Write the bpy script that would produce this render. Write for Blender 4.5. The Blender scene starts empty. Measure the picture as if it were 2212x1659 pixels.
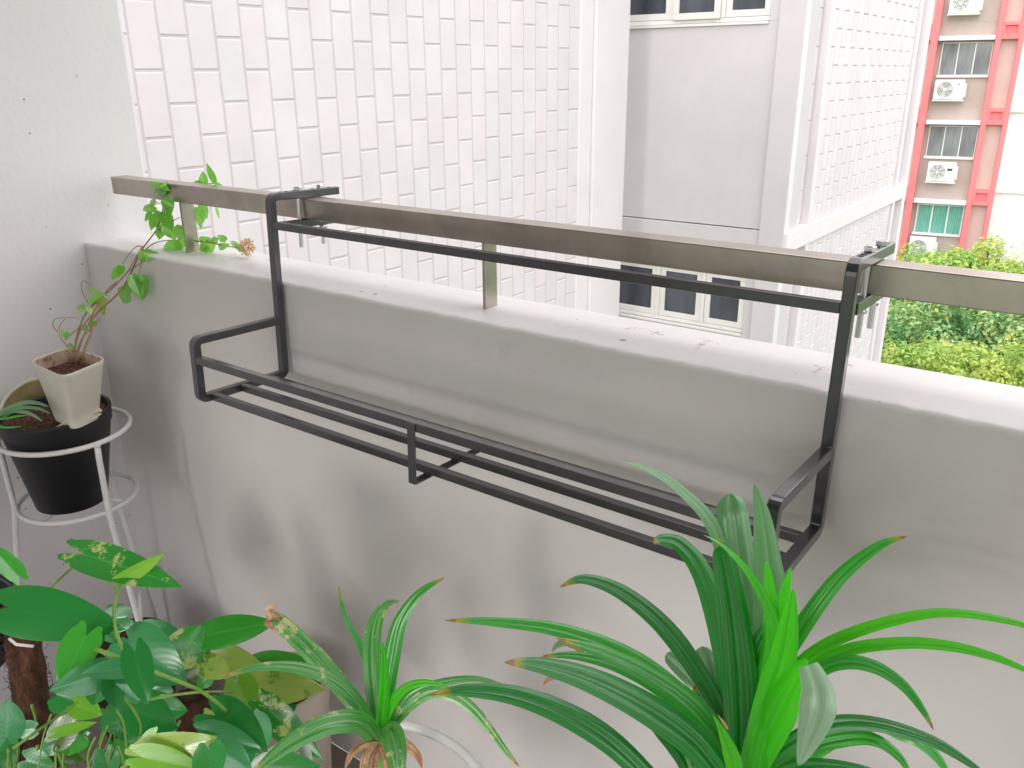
import bpy, bmesh, math, random
from mathutils import Vector, Matrix, noise
random.seed(7)
sc = bpy.context.scene
col = sc.collection
PI = math.pi
V = Vector

# ------------------------------------------------------------------ camera
CAM = V((1.47864, -1.14516, 0.42744))
YAW, PITCH, ROLL = math.radians(-36.3593), math.radians(20.1715), math.radians(-0.4244)
F = 3332.234 / 4032 * 2212
FW = V((math.sin(YAW) * math.cos(PITCH), math.cos(YAW) * math.cos(PITCH), -math.sin(PITCH)))
_r0 = V((math.cos(YAW), -math.sin(YAW), 0)); _u0 = _r0.cross(FW)
RT = _r0 * math.cos(ROLL) + _u0 * math.sin(ROLL)
UP = _u0 * math.cos(ROLL) - _r0 * math.sin(ROLL)
cd = bpy.data.cameras.new("camera"); cam = bpy.data.objects.new("camera", cd); col.objects.link(cam)
cd.sensor_width = 36; cd.lens = 3332.234 / 4032 * 36; cd.clip_start = .02; cd.clip_end = 500
m = Matrix((RT, UP, -FW)).transposed().to_4x4(); m.translation = CAM
cam.matrix_world = m
sc.camera = cam

def ray(x, y): return FW + RT * ((x - 1106) / F) - UP * ((y - 829.5) / F)
def at(x, y, k): return CAM + ray(x, y) * k            # a point k metres deep
def on(x, y, ax, v):
    d = ray(x, y); return CAM + d * ((v - CAM[ax]) / d[ax])

# ------------------------------------------------------------------ helpers
def tag(o, label=None, cat=None, group=None, kind=None):
    if label: o["label"] = label
    if cat: o["category"] = cat
    if group: o["group"] = group
    if kind: o["kind"] = kind
    return o

def empty(name, loc=(0, 0, 0), label=None, cat=None, group=None):
    o = bpy.data.objects.new(name, None); col.objects.link(o); o.location = loc
    o.empty_display_size = .05
    return tag(o, label, cat, group)

class MB:
    def __init__(s): s.v = []; s.f = []; s.uv = []; s.m = []
    def add(s, vs, fs, uvs=None, mi=0):
        b = len(s.v); s.v += [tuple(v) for v in vs]
        s.f += [tuple(i + b for i in f) for f in fs]
        s.uv += uvs if uvs else [(0, 0)] * len(vs)
        s.m += [mi] * len(fs)
        return s
    def box(s, a, b, mi=0):
        x0, y0, z0 = [min(a[i], b[i]) for i in range(3)]; x1, y1, z1 = [max(a[i], b[i]) for i in range(3)]
        vs = [(x0,y0,z0),(x1,y0,z0),(x1,y1,z0),(x0,y1,z0),(x0,y0,z1),(x1,y0,z1),(x1,y1,z1),(x0,y1,z1)]
        return s.add(vs, [(0,3,2,1),(4,5,6,7),(0,1,5,4),(1,2,6,5),(2,3,7,6),(3,0,4,7)], None, mi)
    def obox(s, o, ex, ey, ez, mi=0):
        o = V(o); ex = V(ex); ey = V(ey); ez = V(ez)
        vs = [o, o+ex, o+ex+ey, o+ey, o+ez, o+ex+ez, o+ex+ey+ez, o+ey+ez]
        return s.add(vs, [(0,3,2,1),(4,5,6,7),(0,1,5,4),(1,2,6,5),(2,3,7,6),(3,0,4,7)], None, mi)
    def tube(s, pts, rad, n=8, closed=False, mi=0, caps=True):
        pts = [V(p) for p in pts]; N = len(pts)
        if not hasattr(rad, '__len__'): rad = [rad] * N
        vs = []; uv = []
        prev = None
        for i, p in enumerate(pts):
            if closed: t = pts[(i + 1) % N] - pts[i - 1]
            else: t = pts[min(i + 1, N - 1)] - pts[max(i - 1, 0)]
            if t.length < 1e-9: t = V((0, 0, 1))
            t.normalize()
            if prev is None:
                a = V((0, 0, 1)) if abs(t.z) < .9 else V((1, 0, 0))
                prev = t.cross(a).normalized()
            e1 = (prev - t * prev.dot(t))
            if e1.length < 1e-6: e1 = t.orthogonal()
            e1.normalize(); prev = e1; e2 = t.cross(e1)
            for j in range(n):
                an = 2 * PI * j / n
                vs.append(p + (e1 * math.cos(an) + e2 * math.sin(an)) * rad[i]); uv.append((j / n, i / N))
        fs = []
        for i in range(N if closed else N - 1):
            for j in range(n):
                a = i * n + j; b = i * n + (j + 1) % n; i2 = (i + 1) % N
                fs.append((a, b, i2 * n + (j + 1) % n, i2 * n + j))
        if not closed and caps:
            fs.append(tuple(range(n))[::-1]); fs.append(tuple((N - 1) * n + j for j in range(n)))
        return s.add(vs, fs, uv, mi)
    def lathe(s, c, prof, n=40, mi=0, M=None, jag=0):
        c = V(c); vs = []; fs = []; P = len(prof)
        for j in range(n):
            an = 2 * PI * j / n
            for (r, z) in prof:
                w = V((r * math.cos(an), r * math.sin(an), z))
                if M: w = M @ w
                vs.append(c + w)
        for j in range(n):
            for i in range(P - 1):
                a = j * P + i; b = ((j + 1) % n) * P + i
                fs.append((a, b, b + 1, a + 1))
        return s.add(vs, fs, None, mi)
    def cyl(s, c, r, h, n=16, axis='z', mi=0):
        c = V(c); d = {'x': V((1,0,0)), 'y': V((0,1,0)), 'z': V((0,0,1))}[axis]
        return s.tube([c, c + d * h], r, n, mi=mi)
    def hexa(s, c, r, h, rot=0, mi=0):
        c = V(c); vs = []
        prof = [(r, 0), (r, h * .8), (r * .84, h)]
        for (q, z) in prof:
            for j in range(6):
                an = rot + j * PI / 3
                vs.append(c + V((q * math.cos(an), q * math.sin(an), z)))
        fs = [tuple(range(6))[::-1], tuple(range(12, 18))]
        for i in range(2):
            for j in range(6):
                fs.append((i*6+j, i*6+(j+1)%6, (i+1)*6+(j+1)%6, (i+1)*6+j))
        return s.add(vs, fs, None, mi)
    def build(s, name, mats, parent=None, smooth=False, off=(0, 0, 0), bevel=0, seg=2):
        me = bpy.data.meshes.new(name)
        off = V(off)
        me.from_pydata([tuple(V(v) - off) for v in s.v], [], s.f)
        ul = me.uv_layers.new(name="UVMap")
        vi = [0] * len(me.loops); me.loops.foreach_get("vertex_index", vi)
        fl = []
        for i in vi: fl += [s.uv[i][0], s.uv[i][1]]
        ul.data.foreach_set("uv", fl)
        if not isinstance(mats, (list, tuple)): mats = [mats]
        for mm in mats: me.materials.append(mm)
        me.polygons.foreach_set("material_index", s.m)
        if smooth: me.polygons.foreach_set("use_smooth", [True] * len(me.polygons))
        me.update()
        o = bpy.data.objects.new(name, me); col.objects.link(o)
        if parent: o.parent = parent
        if bevel:
            b = o.modifiers.new("bevel", 'BEVEL'); b.width = bevel; b.segments = seg; b.limit_method = 'ANGLE'
            b.angle_limit = math.radians(40); b.harden_normals = False
        return o

def catmull(P, n):
    out = []; P = [P[0]] + list(P) + [P[-1]]
    segs = len(P) - 3
    for i in range(n):
        u = i / (n - 1) * segs; k = min(int(u), segs - 1); t = u - k
        a, b, c, d = P[k:k + 4]
        out.append([.5 * ((2*b[j]) + (-a[j]+c[j])*t + (2*a[j]-5*b[j]+4*c[j]-d[j])*t*t + (-a[j]+3*b[j]-3*c[j]+d[j])*t**3) for j in range(len(b))])
    return out

# ------------------------------------------------------------------ materials
def mat(name, c, rough=.6, metal=0, spec=.5):
    m = bpy.data.materials.new(name); m.use_nodes = True
    b = m.node_tree.nodes["Principled BSDF"]
    b.inputs["Base Color"].default_value = (*c, 1); b.inputs["Roughness"].default_value = rough
    b.inputs["Metallic"].default_value = metal; b.inputs["Specular IOR Level"].default_value = spec
    return m
class NT:
    def __init__(s, m): s.t = m.node_tree; s.b = s.t.nodes["Principled BSDF"]
    def n(s, ty, **kw):
        x = s.t.nodes.new(ty)
        for k, v in kw.items():
            if k.startswith('i_'):
                x.inputs[k[2:].replace('_', ' ')].default_value = v
            else: setattr(x, k, v)
        return x
    def l(s, a, b): s.t.links.new(a, b)
    def ramp(s, fac, stops, interp='LINEAR'):
        r = s.n('ShaderNodeValToRGB'); r.color_ramp.interpolation = interp
        el = r.color_ramp.elements
        while len(el) < len(stops): el.new(.5)
        for e, (p, c) in zip(el, stops):
            e.position = p; e.color = (*c, 1) if len(c) == 3 else c
        s.l(fac, r.inputs['Fac']); return r.outputs['Color']
    def noise(s, scale, detail=4, rough=.6, coord='Object', vec=None, scl=None):
        tc = s.n('ShaderNodeTexCoord'); src = vec or tc.outputs[coord]
        if scl:
            mp = s.n('ShaderNodeMapping'); mp.inputs['Scale'].default_value = scl; s.l(src, mp.inputs['Vector']); src = mp.outputs['Vector']
        x = s.n('ShaderNodeTexNoise'); x.inputs['Scale'].default_value = scale; x.inputs['Detail'].default_value = detail
        x.inputs['Roughness'].default_value = rough; s.l(src, x.inputs['Vector']); return x.outputs['Fac']
    def mix(s, fac, a, b, mode='MIX'):
        x = s.n('ShaderNodeMix', data_type='RGBA', blend_type=mode)
        for k, v in ((0, fac), (6, a), (7, b)):
            if hasattr(v, 'links'): s.l(v, x.inputs[k])
            elif k == 0: x.inputs[0].default_value = v
            else: x.inputs[k].default_value = (*v, 1) if len(v) == 3 else v
        return x.outputs[2]
    def bump(s, h, strength=.3, dist=.002, prev=None):
        x = s.n('ShaderNodeBump'); x.inputs['Strength'].default_value = strength; x.inputs['Distance'].default_value = dist
        s.l(h, x.inputs['Height'])
        if prev: s.l(prev, x.inputs['Normal'])
        return x.outputs['Normal']
    def color(s, c): s.l(c, s.b.inputs['Base Color'])
    def normal(s, c): s.l(c, s.b.inputs['Normal'])

def paint(name, c, rough=.45, var=.03, bumps=.25, bscale=60, specks=0, dirt=0, isl=0, flakes=0):
    m = mat(name, c, rough); t = NT(m)
    f = t.noise(3.0, 5, .6)
    lo = tuple(max(0, x * (1 - 2.2 * var)) for x in c); hi = tuple(min(1, x * (1 + var)) for x in c)
    cc = t.ramp(f, [(.3, lo), (.7, hi)])
    if dirt:
        d = t.noise(9, 6, .7)
        cc = t.mix(t.ramp(d, [(.60, (0, 0, 0)), (.72, (dirt,) * 3)]), cc, tuple(x * .72 for x in c))
    if specks:
        tc = t.n('ShaderNodeTexCoord'); vo = t.n('ShaderNodeTexVoronoi'); vo.inputs['Scale'].default_value = specks
        nz = t.noise(7, 3, .5); t.l(tc.outputs['Object'], vo.inputs['Vector'])
        a = t.ramp(vo.outputs['Distance'], [(.0, (1, 1, 1)), (.07, (1, 1, 1)), (.10, (0, 0, 0))])
        sel = t.ramp(vo.outputs['Color'], [(.0, (0, 0, 0)), (.64, (0, 0, 0)), (.66, (1, 1, 1))])
        k = t.n('ShaderNodeMath', operation='MULTIPLY'); t.l(a, k.inputs[0]); t.l(sel, k.inputs[1])
        cc = t.mix(k.outputs[0], cc, (.33, .26, .22))
        v3 = t.n('ShaderNodeTexVoronoi'); v3.inputs['Scale'].default_value = specks * 3.2; t.l(tc.outputs['Object'], v3.inputs['Vector'])
        a3 = t.ramp(v3.outputs['Distance'], [(.0, (1, 1, 1)), (.06, (1, 1, 1)), (.09, (0, 0, 0))])
        s3 = t.ramp(v3.outputs['Color'], [(.0, (0, 0, 0)), (.72, (0, 0, 0)), (.74, (1, 1, 1))])
        k3 = t.n('ShaderNodeMath', operation='MULTIPLY'); t.l(a3, k3.inputs[0]); t.l(s3, k3.inputs[1])
        cc = t.mix(k3.outputs[0], cc, (.20, .17, .15))
        # peeled flakes
        w1 = t.noise(11, 2, .4); w2 = t.noise(55, 5, .75)
        m1 = t.ramp(w1, [(.66, (0, 0, 0)), (.67, (1, 1, 1))]); m2 = t.ramp(w2, [(.56, (0, 0, 0)), (.58, (1, 1, 1))])
        k4 = t.n('ShaderNodeMath', operation='MULTIPLY'); t.l(m1, k4.inputs[0]); t.l(m2, k4.inputs[1])
        sz = t.n('ShaderNodeSeparateXYZ'); t.l(tc.outputs['Object'], sz.inputs[0])
        top = t.n('ShaderNodeMath', operation='GREATER_THAN'); top.inputs[1].default_value = -.004; t.l(sz.outputs[2], top.inputs[0])
        k5 = t.n('ShaderNodeMath', operation='MULTIPLY'); t.l(k4.outputs[0], k5.inputs[0]); t.l(top.outputs[0], k5.inputs[1])
        if flakes: cc = t.mix(k5.outputs[0], cc, (.50, .38, .34))
    if isl:
        geo = t.n('ShaderNodeNewGeometry')
        cc = t.mix(1.0, cc, t.ramp(geo.outputs['Random Per Island'], [(0, (.955, .95, .955)), (.5, (1, .985, .985)), (1, (.975, .99, 1.0))]), 'MULTIPLY')
    t.color(cc)
    n1 = t.bump(t.noise(bscale, 4, .6), bumps, .002)
    n2 = t.bump(t.noise(6, 3, .5), bumps * .35, .006, n1)
    t.normal(n2)
    if specks:
        pass
    r = t.noise(12, 3); mr = t.n('ShaderNodeMapRange'); mr.inputs['To Min'].default_value = rough - .08; mr.inputs['To Max'].default_value = rough + .12
    t.l(r, mr.inputs['Value']); t.l(mr.outputs[0], t.b.inputs['Roughness'])
    return m

M = {}
M['wall'] = paint('wall_paint', (.74, .715, .70), .38, .025, .28, 90, 14, .25, flakes=1)
M['sidewall'] = paint('side_wall_paint', (.77, .745, .745), .55, .015, .4, 70, 9, .05)
M['slab'] = paint('slab_paint', (.42, .40, .38), .7, .03, .2)
M['floor'] = paint('floor_cement', (.30, .25, .22), .7, .12, .4, 40)
M['tile'] = paint('tile_paint', (.71, .66, .68), .5, .03, .15, 40, isl=1)
M['tilegap'] = paint('groove_paint', (.58, .53, .545), .6, .02, .1, 40)
M['facade'] = paint('facade_paint', (.60, .565, .58), .55, .02, .15, 30)
M['beam'] = paint('trim_paint', (.75, .705, .722), .5, .02, .12, 30)

def steel():
    m = mat('brushed_steel', (.34, .315, .285), .3, .88); t = NT(m)
    f = t.noise(60, 4, .6, scl=(.05, 1, 1.0)); g = t.noise(9, 5, .65)
    cc = t.ramp(g, [(.3, (.35, .31, .265)), (.7, (.50, .455, .40))])
    t.color(cc)
    mr = t.n('ShaderNodeMapRange'); mr.inputs['To Min'].default_value = .24; mr.inputs['To Max'].default_value = .44
    t.l(f, mr.inputs['Value']); t.l(mr.outputs[0], t.b.inputs['Roughness'])
    t.normal(t.bump(f, .08, .0006)); return m
M['steel'] = steel()
def blackpc():
    m = mat('black_powder_coat', (.030, .030, .036), .30, 0, .7); t = NT(m)
    t.b.inputs['Coat Weight'].default_value = .7; t.b.inputs['Coat Roughness'].default_value = .16
    t.color(t.ramp(t.noise(30, 4), [(.3, (.024, .023, .029)), (.7, (.040, .038, .047))]))
    t.normal(t.bump(t.noise(900, 3), .12, .0004)); return m
M['black'] = blackpc()
M['zinc'] = mat('zinc_bolt', (.62, .63, .62), .28, 1)
M['hole'] = mat('hole_dark', (.006, .006, .006), .9)
def wire():
    m = mat('white_wire', (.74, .73, .70), .32); t = NT(m)
    t.color(t.ramp(t.noise(25, 5, .7), [(.22, (.56, .50, .44)), (.34, (.78, .76, .74)), (.7, (.84, .83, .82))])); return m
M['wire'] = wire()
def plastic(name, a, b, rough=.45, sc_=12, stain=None):
    m = mat(name, a, rough); t = NT(m)
    cc = t.ramp(t.noise(sc_, 5, .65), [(.3, a), (.7, b)])
    if stain: cc = t.mix(t.ramp(t.noise(38, 6, .75), [(.52, (0,0,0)), (.64, (1,1,1))]), cc, stain)
    t.color(cc); t.normal(t.bump(t.noise(80, 3), .1, .001)); return m
M['blackpot'] = plastic('black_plastic', (.006, .007, .010), (.012, .013, .017), .5)
M['cream'] = plastic('cream_plastic', (.62, .60, .50), (.70, .67, .58), .42, 8)
M['creamin'] = plastic('stained_cream_plastic', (.66, .55, .44), (.52, .38, .26), .6, 14, (.22, .08, .035))
M['mossin'] = plastic('algae_stained_plastic', (.66, .46, .28), (.14, .24, .03), .6, 11, (.50, .28, .12))
M['beige'] = plastic('beige_plastic', (.56, .50, .40), (.62, .55, .46), .5, 6)
M['terra'] = plastic('terracotta', (.42, .20, .15), (.50, .27, .21), .7, 16, (.60, .50, .42))
def soil():
    m = mat('soil', (.05, .025, .015), .95); t = NT(m)
    t.color(t.ramp(t.noise(120, 6, .75), [(.35, (.018, .009, .006)), (.5, (.09, .035, .02)), (.66, (.25, .13, .08))]))
    t.normal(t.bump(t.noise(90, 5, .7), 1, .006)); return m
M['soil'] = soil()
def coir():
    m = mat('coir', (.16, .07, .035), .95); t = NT(m)
    t.color(t.ramp(t.noise(55, 6, .8, scl=(1, 1, .35)), [(.3, (.018, .007, .004)), (.5, (.085, .032, .016)), (.72, (.24, .10, .05))]))
    t.normal(t.bump(t.noise(120, 5, .8, scl=(1, 1, .3)), 1, .006)); return m
M['coir'] = coir()
def dry():
    m = mat('dry_leaf', (.45, .26, .15), .7); t = NT(m)
    t.color(t.ramp(t.noise(45, 5, .7), [(.3, (.30, .11, .05)), (.5, (.52, .28, .15)), (.7, (.74, .56, .40))])); return m
M['dry'] = dry()
M['stemr'] = plastic('reddish_stem', (.22, .11, .06), (.34, .20, .10), .6, 60)
M['stemg'] = plastic('green_stem', (.16, .36, .05), (.25, .42, .09), .45, 40)
M['husk'] = plastic('dry_husk', (.70, .58, .42), (.80, .72, .58), .6, 30)
M['flower'] = plastic('dry_flower', (.60, .38, .20), (.72, .52, .32), .8, 90)
M['red'] = mat('red_wire', (.75, .01, .02), .4)
M['frame'] = plastic('window_frame_paint', (.70, .68, .64), (.78, .76, .73), .45, 4)
M['whiteframe'] = plastic('white_frame', (.72, .74, .74), (.78, .79, .79), .4, 5)

def leafmat(name, lo, hi, streak, tipc=None, sk=.75, pale=0, rough=.24, lime=None, stripes=0, trans=.3, vari=None, varith=.6):
    """u across the blade, v from base to tip; random per leaf island"""
    m = mat(name, lo, rough, 0, .85); t = NT(m)
    uv = t.n('ShaderNodeUVMap'); sp = t.n('ShaderNodeSeparateXYZ'); t.l(uv.outputs[0], sp.inputs[0])
    geo = t.n('ShaderNodeNewGeometry')
    rnd = geo.outputs['Random Per Island']
    cc = t.ramp(rnd, [(0, lo), (1, hi)])
    # fine long streaks
    cmb = t.n('ShaderNodeCombineXYZ')
    mu = t.n('ShaderNodeMath', operation='MULTIPLY'); mu.inputs[1].default_value = 9; t.l(sp.outputs[0], mu.inputs[0])
    t.l(mu.outputs[0], cmb.inputs[0]); t.l(sp.outputs[1], cmb.inputs[1]); t.l(rnd, cmb.inputs[2])
    nz = t.n('ShaderNodeTexNoise'); nz.inputs['Scale'].default_value = 2.2; nz.inputs['Detail'].default_value = 3; t.l(cmb.outputs[0], nz.inputs['Vector'])
    cc = t.mix(t.ramp(nz.outputs['Fac'], [(.46, (0,0,0)), (.70, (sk,sk,sk))]), cc, streak)
    if vari:
        v2 = t.noise(26, 5, .72)
        cc = t.mix(t.ramp(v2, [(varith, (0,0,0)), (varith + .05, (1,1,1))]), cc, vari)
    # mid rib
    d = t.n('ShaderNodeMath', operation='ABSOLUTE'); t.l(sp.outputs[0], d.inputs[0])
    cc = t.mix(t.ramp(d.outputs[0], [(.0, (.55,.55,.55)), (.05, (.4,.4,.4)), (.1, (0,0,0))]), cc, streak)
    if tipc:
        nn = t.noise(60, 3); ad = t.n('ShaderNodeMath', operation='MULTIPLY_ADD'); ad.inputs[1].default_value = .10; t.l(nn, ad.inputs[0]); t.l(sp.outputs[1], ad.inputs[2])
        cc = t.mix(t.ramp(ad.outputs[0], [(.93, (0,0,0)), (.99, (1,1,1))]), cc, tipc)
        cc = t.mix(t.ramp(ad.outputs[0], [(.99, (0,0,0)), (1.0, (1,1,1))]), cc, (.42, .16, .06))
    t.color(cc)
    nb0 = t.bump(nz.outputs['Fac'], .35 if sk > .3 else .06, .0012)
    if sk < .3:      # side veins running from the midrib towards the tip
        a1 = t.n('ShaderNodeMath', operation='MULTIPLY_ADD'); a1.inputs[1].default_value = -.38; t.l(d.outputs[0], a1.inputs[0]); t.l(sp.outputs[1], a1.inputs[2])
        a2 = t.n('ShaderNodeMath', operation='MULTIPLY'); a2.inputs[1].default_value = 62; t.l(a1.outputs[0], a2.inputs[0])
        a3 = t.n('ShaderNodeMath', operation='SINE'); t.l(a2.outputs[0], a3.inputs[0])
        mr = t.n('ShaderNodeMapRange'); mr.inputs['From Min'].default_value = -1; t.l(a3.outputs[0], mr.inputs['Value'])
        nb0 = t.bump(mr.outputs[0], .09, .0010, nb0)
        cc = t.mix(t.ramp(mr.outputs[0], [(.86, (0,0,0)), (1.0, (.10,.10,.10))]), cc, streak)
        t.color(cc)
    t.normal(nb0)
    co = t.b.inputs['Coat Weight']; co.default_value = .6; t.b.inputs['Coat Roughness'].default_value = .2
    tr = t.n('ShaderNodeBsdfTranslucent'); t.l(t.mix(.5, cc, lime or hi), tr.inputs['Color'])
    ms = t.n('ShaderNodeMixShader'); ms.inputs[0].default_value = trans
    out = t.t.nodes['Material Output']
    t.l(t.b.outputs[0], ms.inputs[1]); t.l(tr.outputs[0], ms.inputs[2]); t.l(ms.outputs[0], out.inputs['Surface'])
    return m
YT = (.55, .40, .03)
M['pd'] = leafmat('pandan_dark', (.006, .16, .018), (.012, .26, .028), (.06, .40, .10), YT, lime=(.03, .50, .01))
M['pm'] = leafmat('pandan_mid', (.012, .30, .016), (.03, .46, .022), (.16, .58, .14), YT, lime=(.06, .70, .01))
M['pl'] = leafmat('pandan_lime', (.03, .55, .004), (.10, .70, .01), (.12, .62, .03), None, lime=(.12, .95, .01), trans=.42)
M['pp'] = leafmat('pandan_pale', (.10, .34, .12), (.18, .42, .18), (.38, .60, .36), None, lime=(.2, .6, .15), rough=.28)
M['pu'] = leafmat('pandan_underside', (.30, .50, .30), (.34, .54, .34), (.50, .66, .48), None, sk=.8, lime=(.3, .6, .2), rough=.4)
M['sv'] = leafmat('pandan_striped', (.02, .30, .025), (.07, .44, .04), (.42, .66, .32), (.62, .42, .14), lime=(.1, .6, .05), vari=(.68, .66, .30), varith=.57)
M['hd'] = leafmat('pothos_dark', (.012, .21, .04), (.03, .34, .055), (.05, .28, .07), None, sk=.12, lime=(.03, .45, .02))
M['hm'] = leafmat('pothos_mid', (.03, .36, .025), (.07, .50, .04), (.12, .48, .10), None, sk=.12, lime=(.08, .6, .02))
M['hv'] = leafmat('pothos_variegated', (.015, .24, .03), (.04, .36, .045), (.12, .46, .10), None, sk=.12, lime=(.1, .6, .05), vari=(.60, .70, .24), varith=.53)
M['hg'] = leafmat('pothos_grey_green', (.04, .30, .10), (.08, .38, .14), (.16, .44, .22), None, sk=.12, lime=(.1, .5, .15))
M['hy'] = leafmat('pothos_yellow', (.36, .56, .08), (.48, .64, .14), (.42, .56, .16), None, sk=.12, lime=(.5, .8, .1), vari=(.16, .34, .05), varith=.56)
M['hl'] = leafmat('pothos_lime', (.16, .50, .03), (.28, .60, .05), (.35, .62, .12), None, sk=.12, lime=(.3, .9, .05))
M['ho'] = leafmat('pothos_olive', (.06, .14, .02), (.12, .20, .03), (.14, .22, .05), None, sk=.12, lime=(.2, .3, .05))
M['bl'] = leafmat('basil_leaf', (.16, .52, .05), (.30, .66, .10), (.30, .62, .12), None, sk=.12, lime=(.35, .9, .1), trans=.4)

# ------------------------------------------------------------------ parapet, side wall, floor, added light blockers
def parapet():
    y0, y1 = .012, .198; zt = .004
    prof = [(y0, -1.25), (y0, -.9), (y0, -.6), (y0, -.3), (y0, -.1), (y0, -.05), (y0 + .0005, -.028)]
    r = .008
    for i in range(0, 7):
        a = i / 6 * PI / 2; prof.append((y0 + r - r * math.cos(a), zt - r + r * math.sin(a)))
    for i in range(1, 9): prof.append((y0 + r + (y1 - y0 - .032) * i / 9, zt - .0015 * math.sin(i / 9 * PI)))
    for i in range(0, 5):
        a = PI / 2 - i / 4 * PI / 2; prof.append((y1 - .01 + .01 * math.cos(a), zt - .01 + .01 * math.sin(a)))
    prof += [(y1, -.3), (y1, -1.25)]
    xs = [-.811 + i * .012 for i in range(0, 420)]
    vs = []; fs = []; P = len(prof)
    for x in xs:
        for (y, z) in prof:
            n = noise.noise(V((x * 5, y * 9, z * 9)))
            e = noise.noise(V((x * 26, y * 14, z * 14))) + .6 * noise.noise(V((x * 70, 5, z * 30)))
            onedge = 1 if -.05 < z and y < y0 + r + .003 else .12
            vs.append((x, y - .0016 * e * onedge - .0012 * n, z + (.0022 * e * onedge if z > -.03 else 0) + (.0012 * n if z > -.01 else 0)))
    for i in range(len(xs) - 1):
        for j in range(P - 1):
            fs.append((i * P + j, (i + 1) * P + j, (i + 1) * P + j + 1, i * P + j + 1))
    b = MB().add(vs, fs)
    o = b.build('parapet_wall', M['wall'], None, True)
    tag(o, "low off white painted parapet wall with rounded top edge under the steel rail", "wall")
parapet()
b = MB(); b.box((-1.05, -3.6, -1.25), (-.811, .225, 2.2))
tag(b.build('side_wall', M['sidewall'], None, False, bevel=.012, seg=3), "tall off white plastered side wall closing the left end of the balcony", "wall")
b = MB(); b.box((-1.05, -3.6, -1.40), (4.4, .010, -1.25))
tag(b.build('floor', M['floor']), kind='structure')
SHADE_SLAB = MB(); SHADE_SLAB.box((-1.2, -2.3, 1.62), (4.6, .10, 1.78))  # added slab, unseen above, keeps sky light off the parapet's inner face
tag(SHADE_SLAB.build('shading_ceiling', M['slab']), kind='structure')

b = MB()  # added wall, unseen; its opening is sized to limit light from behind
OPX0, OPX1, OPZ = -.1, 2.0, .40
b.box((-1.05, -2.42, -1.25), (OPX0, -2.3, 1.62)); b.box((OPX1, -2.42, -1.25), (4.4, -2.3, 1.62)); b.box((OPX0, -2.42, OPZ), (OPX1, -2.3, 1.62))
tag(b.build('light_block_wall', M['slab']), "added light blocking wall with a wide doorway, unseen behind the camera", "wall")

# ------------------------------------------------------------------ handrail
rail = empty('handrail', (0, .109, 0), "brushed steel rectangular handrail on flat posts fixed on top of the parapet", "handrail")
off = (0, .109, 0)
b = MB(); b.box((-.755, .0857, .1307), (4.2, .1321, .1751)); b.build('rail_bar', M['steel'], rail, off=off, bevel=.0022)
for x in (-.455, .508, 1.47 + .5, 2.95):
    b = MB(); b.box((x - .007, .0905, .0005), (x, .1275, .1305)); b.build('post', M['steel'], rail, off=off, bevel=.001)

# ------------------------------------------------------------------ rack
RO = V((0, .1089, .1751))
rack = empty('planter_rack', RO, "black square tube metal planter rack hooked over the steel handrail", "planter rack")
rack.rotation_euler = (-.0302, 0, 0)
t_ = .0168; W = 1.2
zt, zm, zb = .1928, -.0714, -.2114
yf, ya, d_ = -.0049, .190, .2185
def sweep(path, x0, x1, r=.0135, hw=t_/2):
    """square tube bent in the y-z plane; path of (y, z) corners, rounded"""
    pts = []
    n = len(path)
    for i, p in enumerate(path):
        p = V((p[0], p[1]))
        if i == 0 or i == n - 1: pts.append(p); continue
        a = (V(path[i-1]) - p).normalized(); c = (V(path[i+1]) - p).normalized()
        s0 = p + a * r; s1 = p + c * r
        for k in range(7):
            u = k / 6; pts.append((1-u)**2 * s0 + 2*u*(1-u) * p + u*u * s1)
    vs = []
    for i, p in enumerate(pts):
        tt = pts[min(i+1, len(pts)-1)] - pts[max(i-1, 0)]; tt.normalize(); nn = V((-tt.y, tt.x))
        for (sx, sg) in ((x0, 1), (x1, 1), (x1, -1), (x0, -1)):
            q = p + nn * hw * sg; vs.append((sx, q.x, q.y))
    fs = []
    for i in range(len(pts) - 1):
        for j in range(4): fs.append((i*4+j, i*4+(j+1)%4, (i+1)*4+(j+1)%4, (i+1)*4+j))
    fs.append((3, 2, 1, 0)); k = (len(pts)-1)*4; fs.append((k, k+1, k+2, k+3))
    return vs, fs
h = t_ / 2
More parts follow.
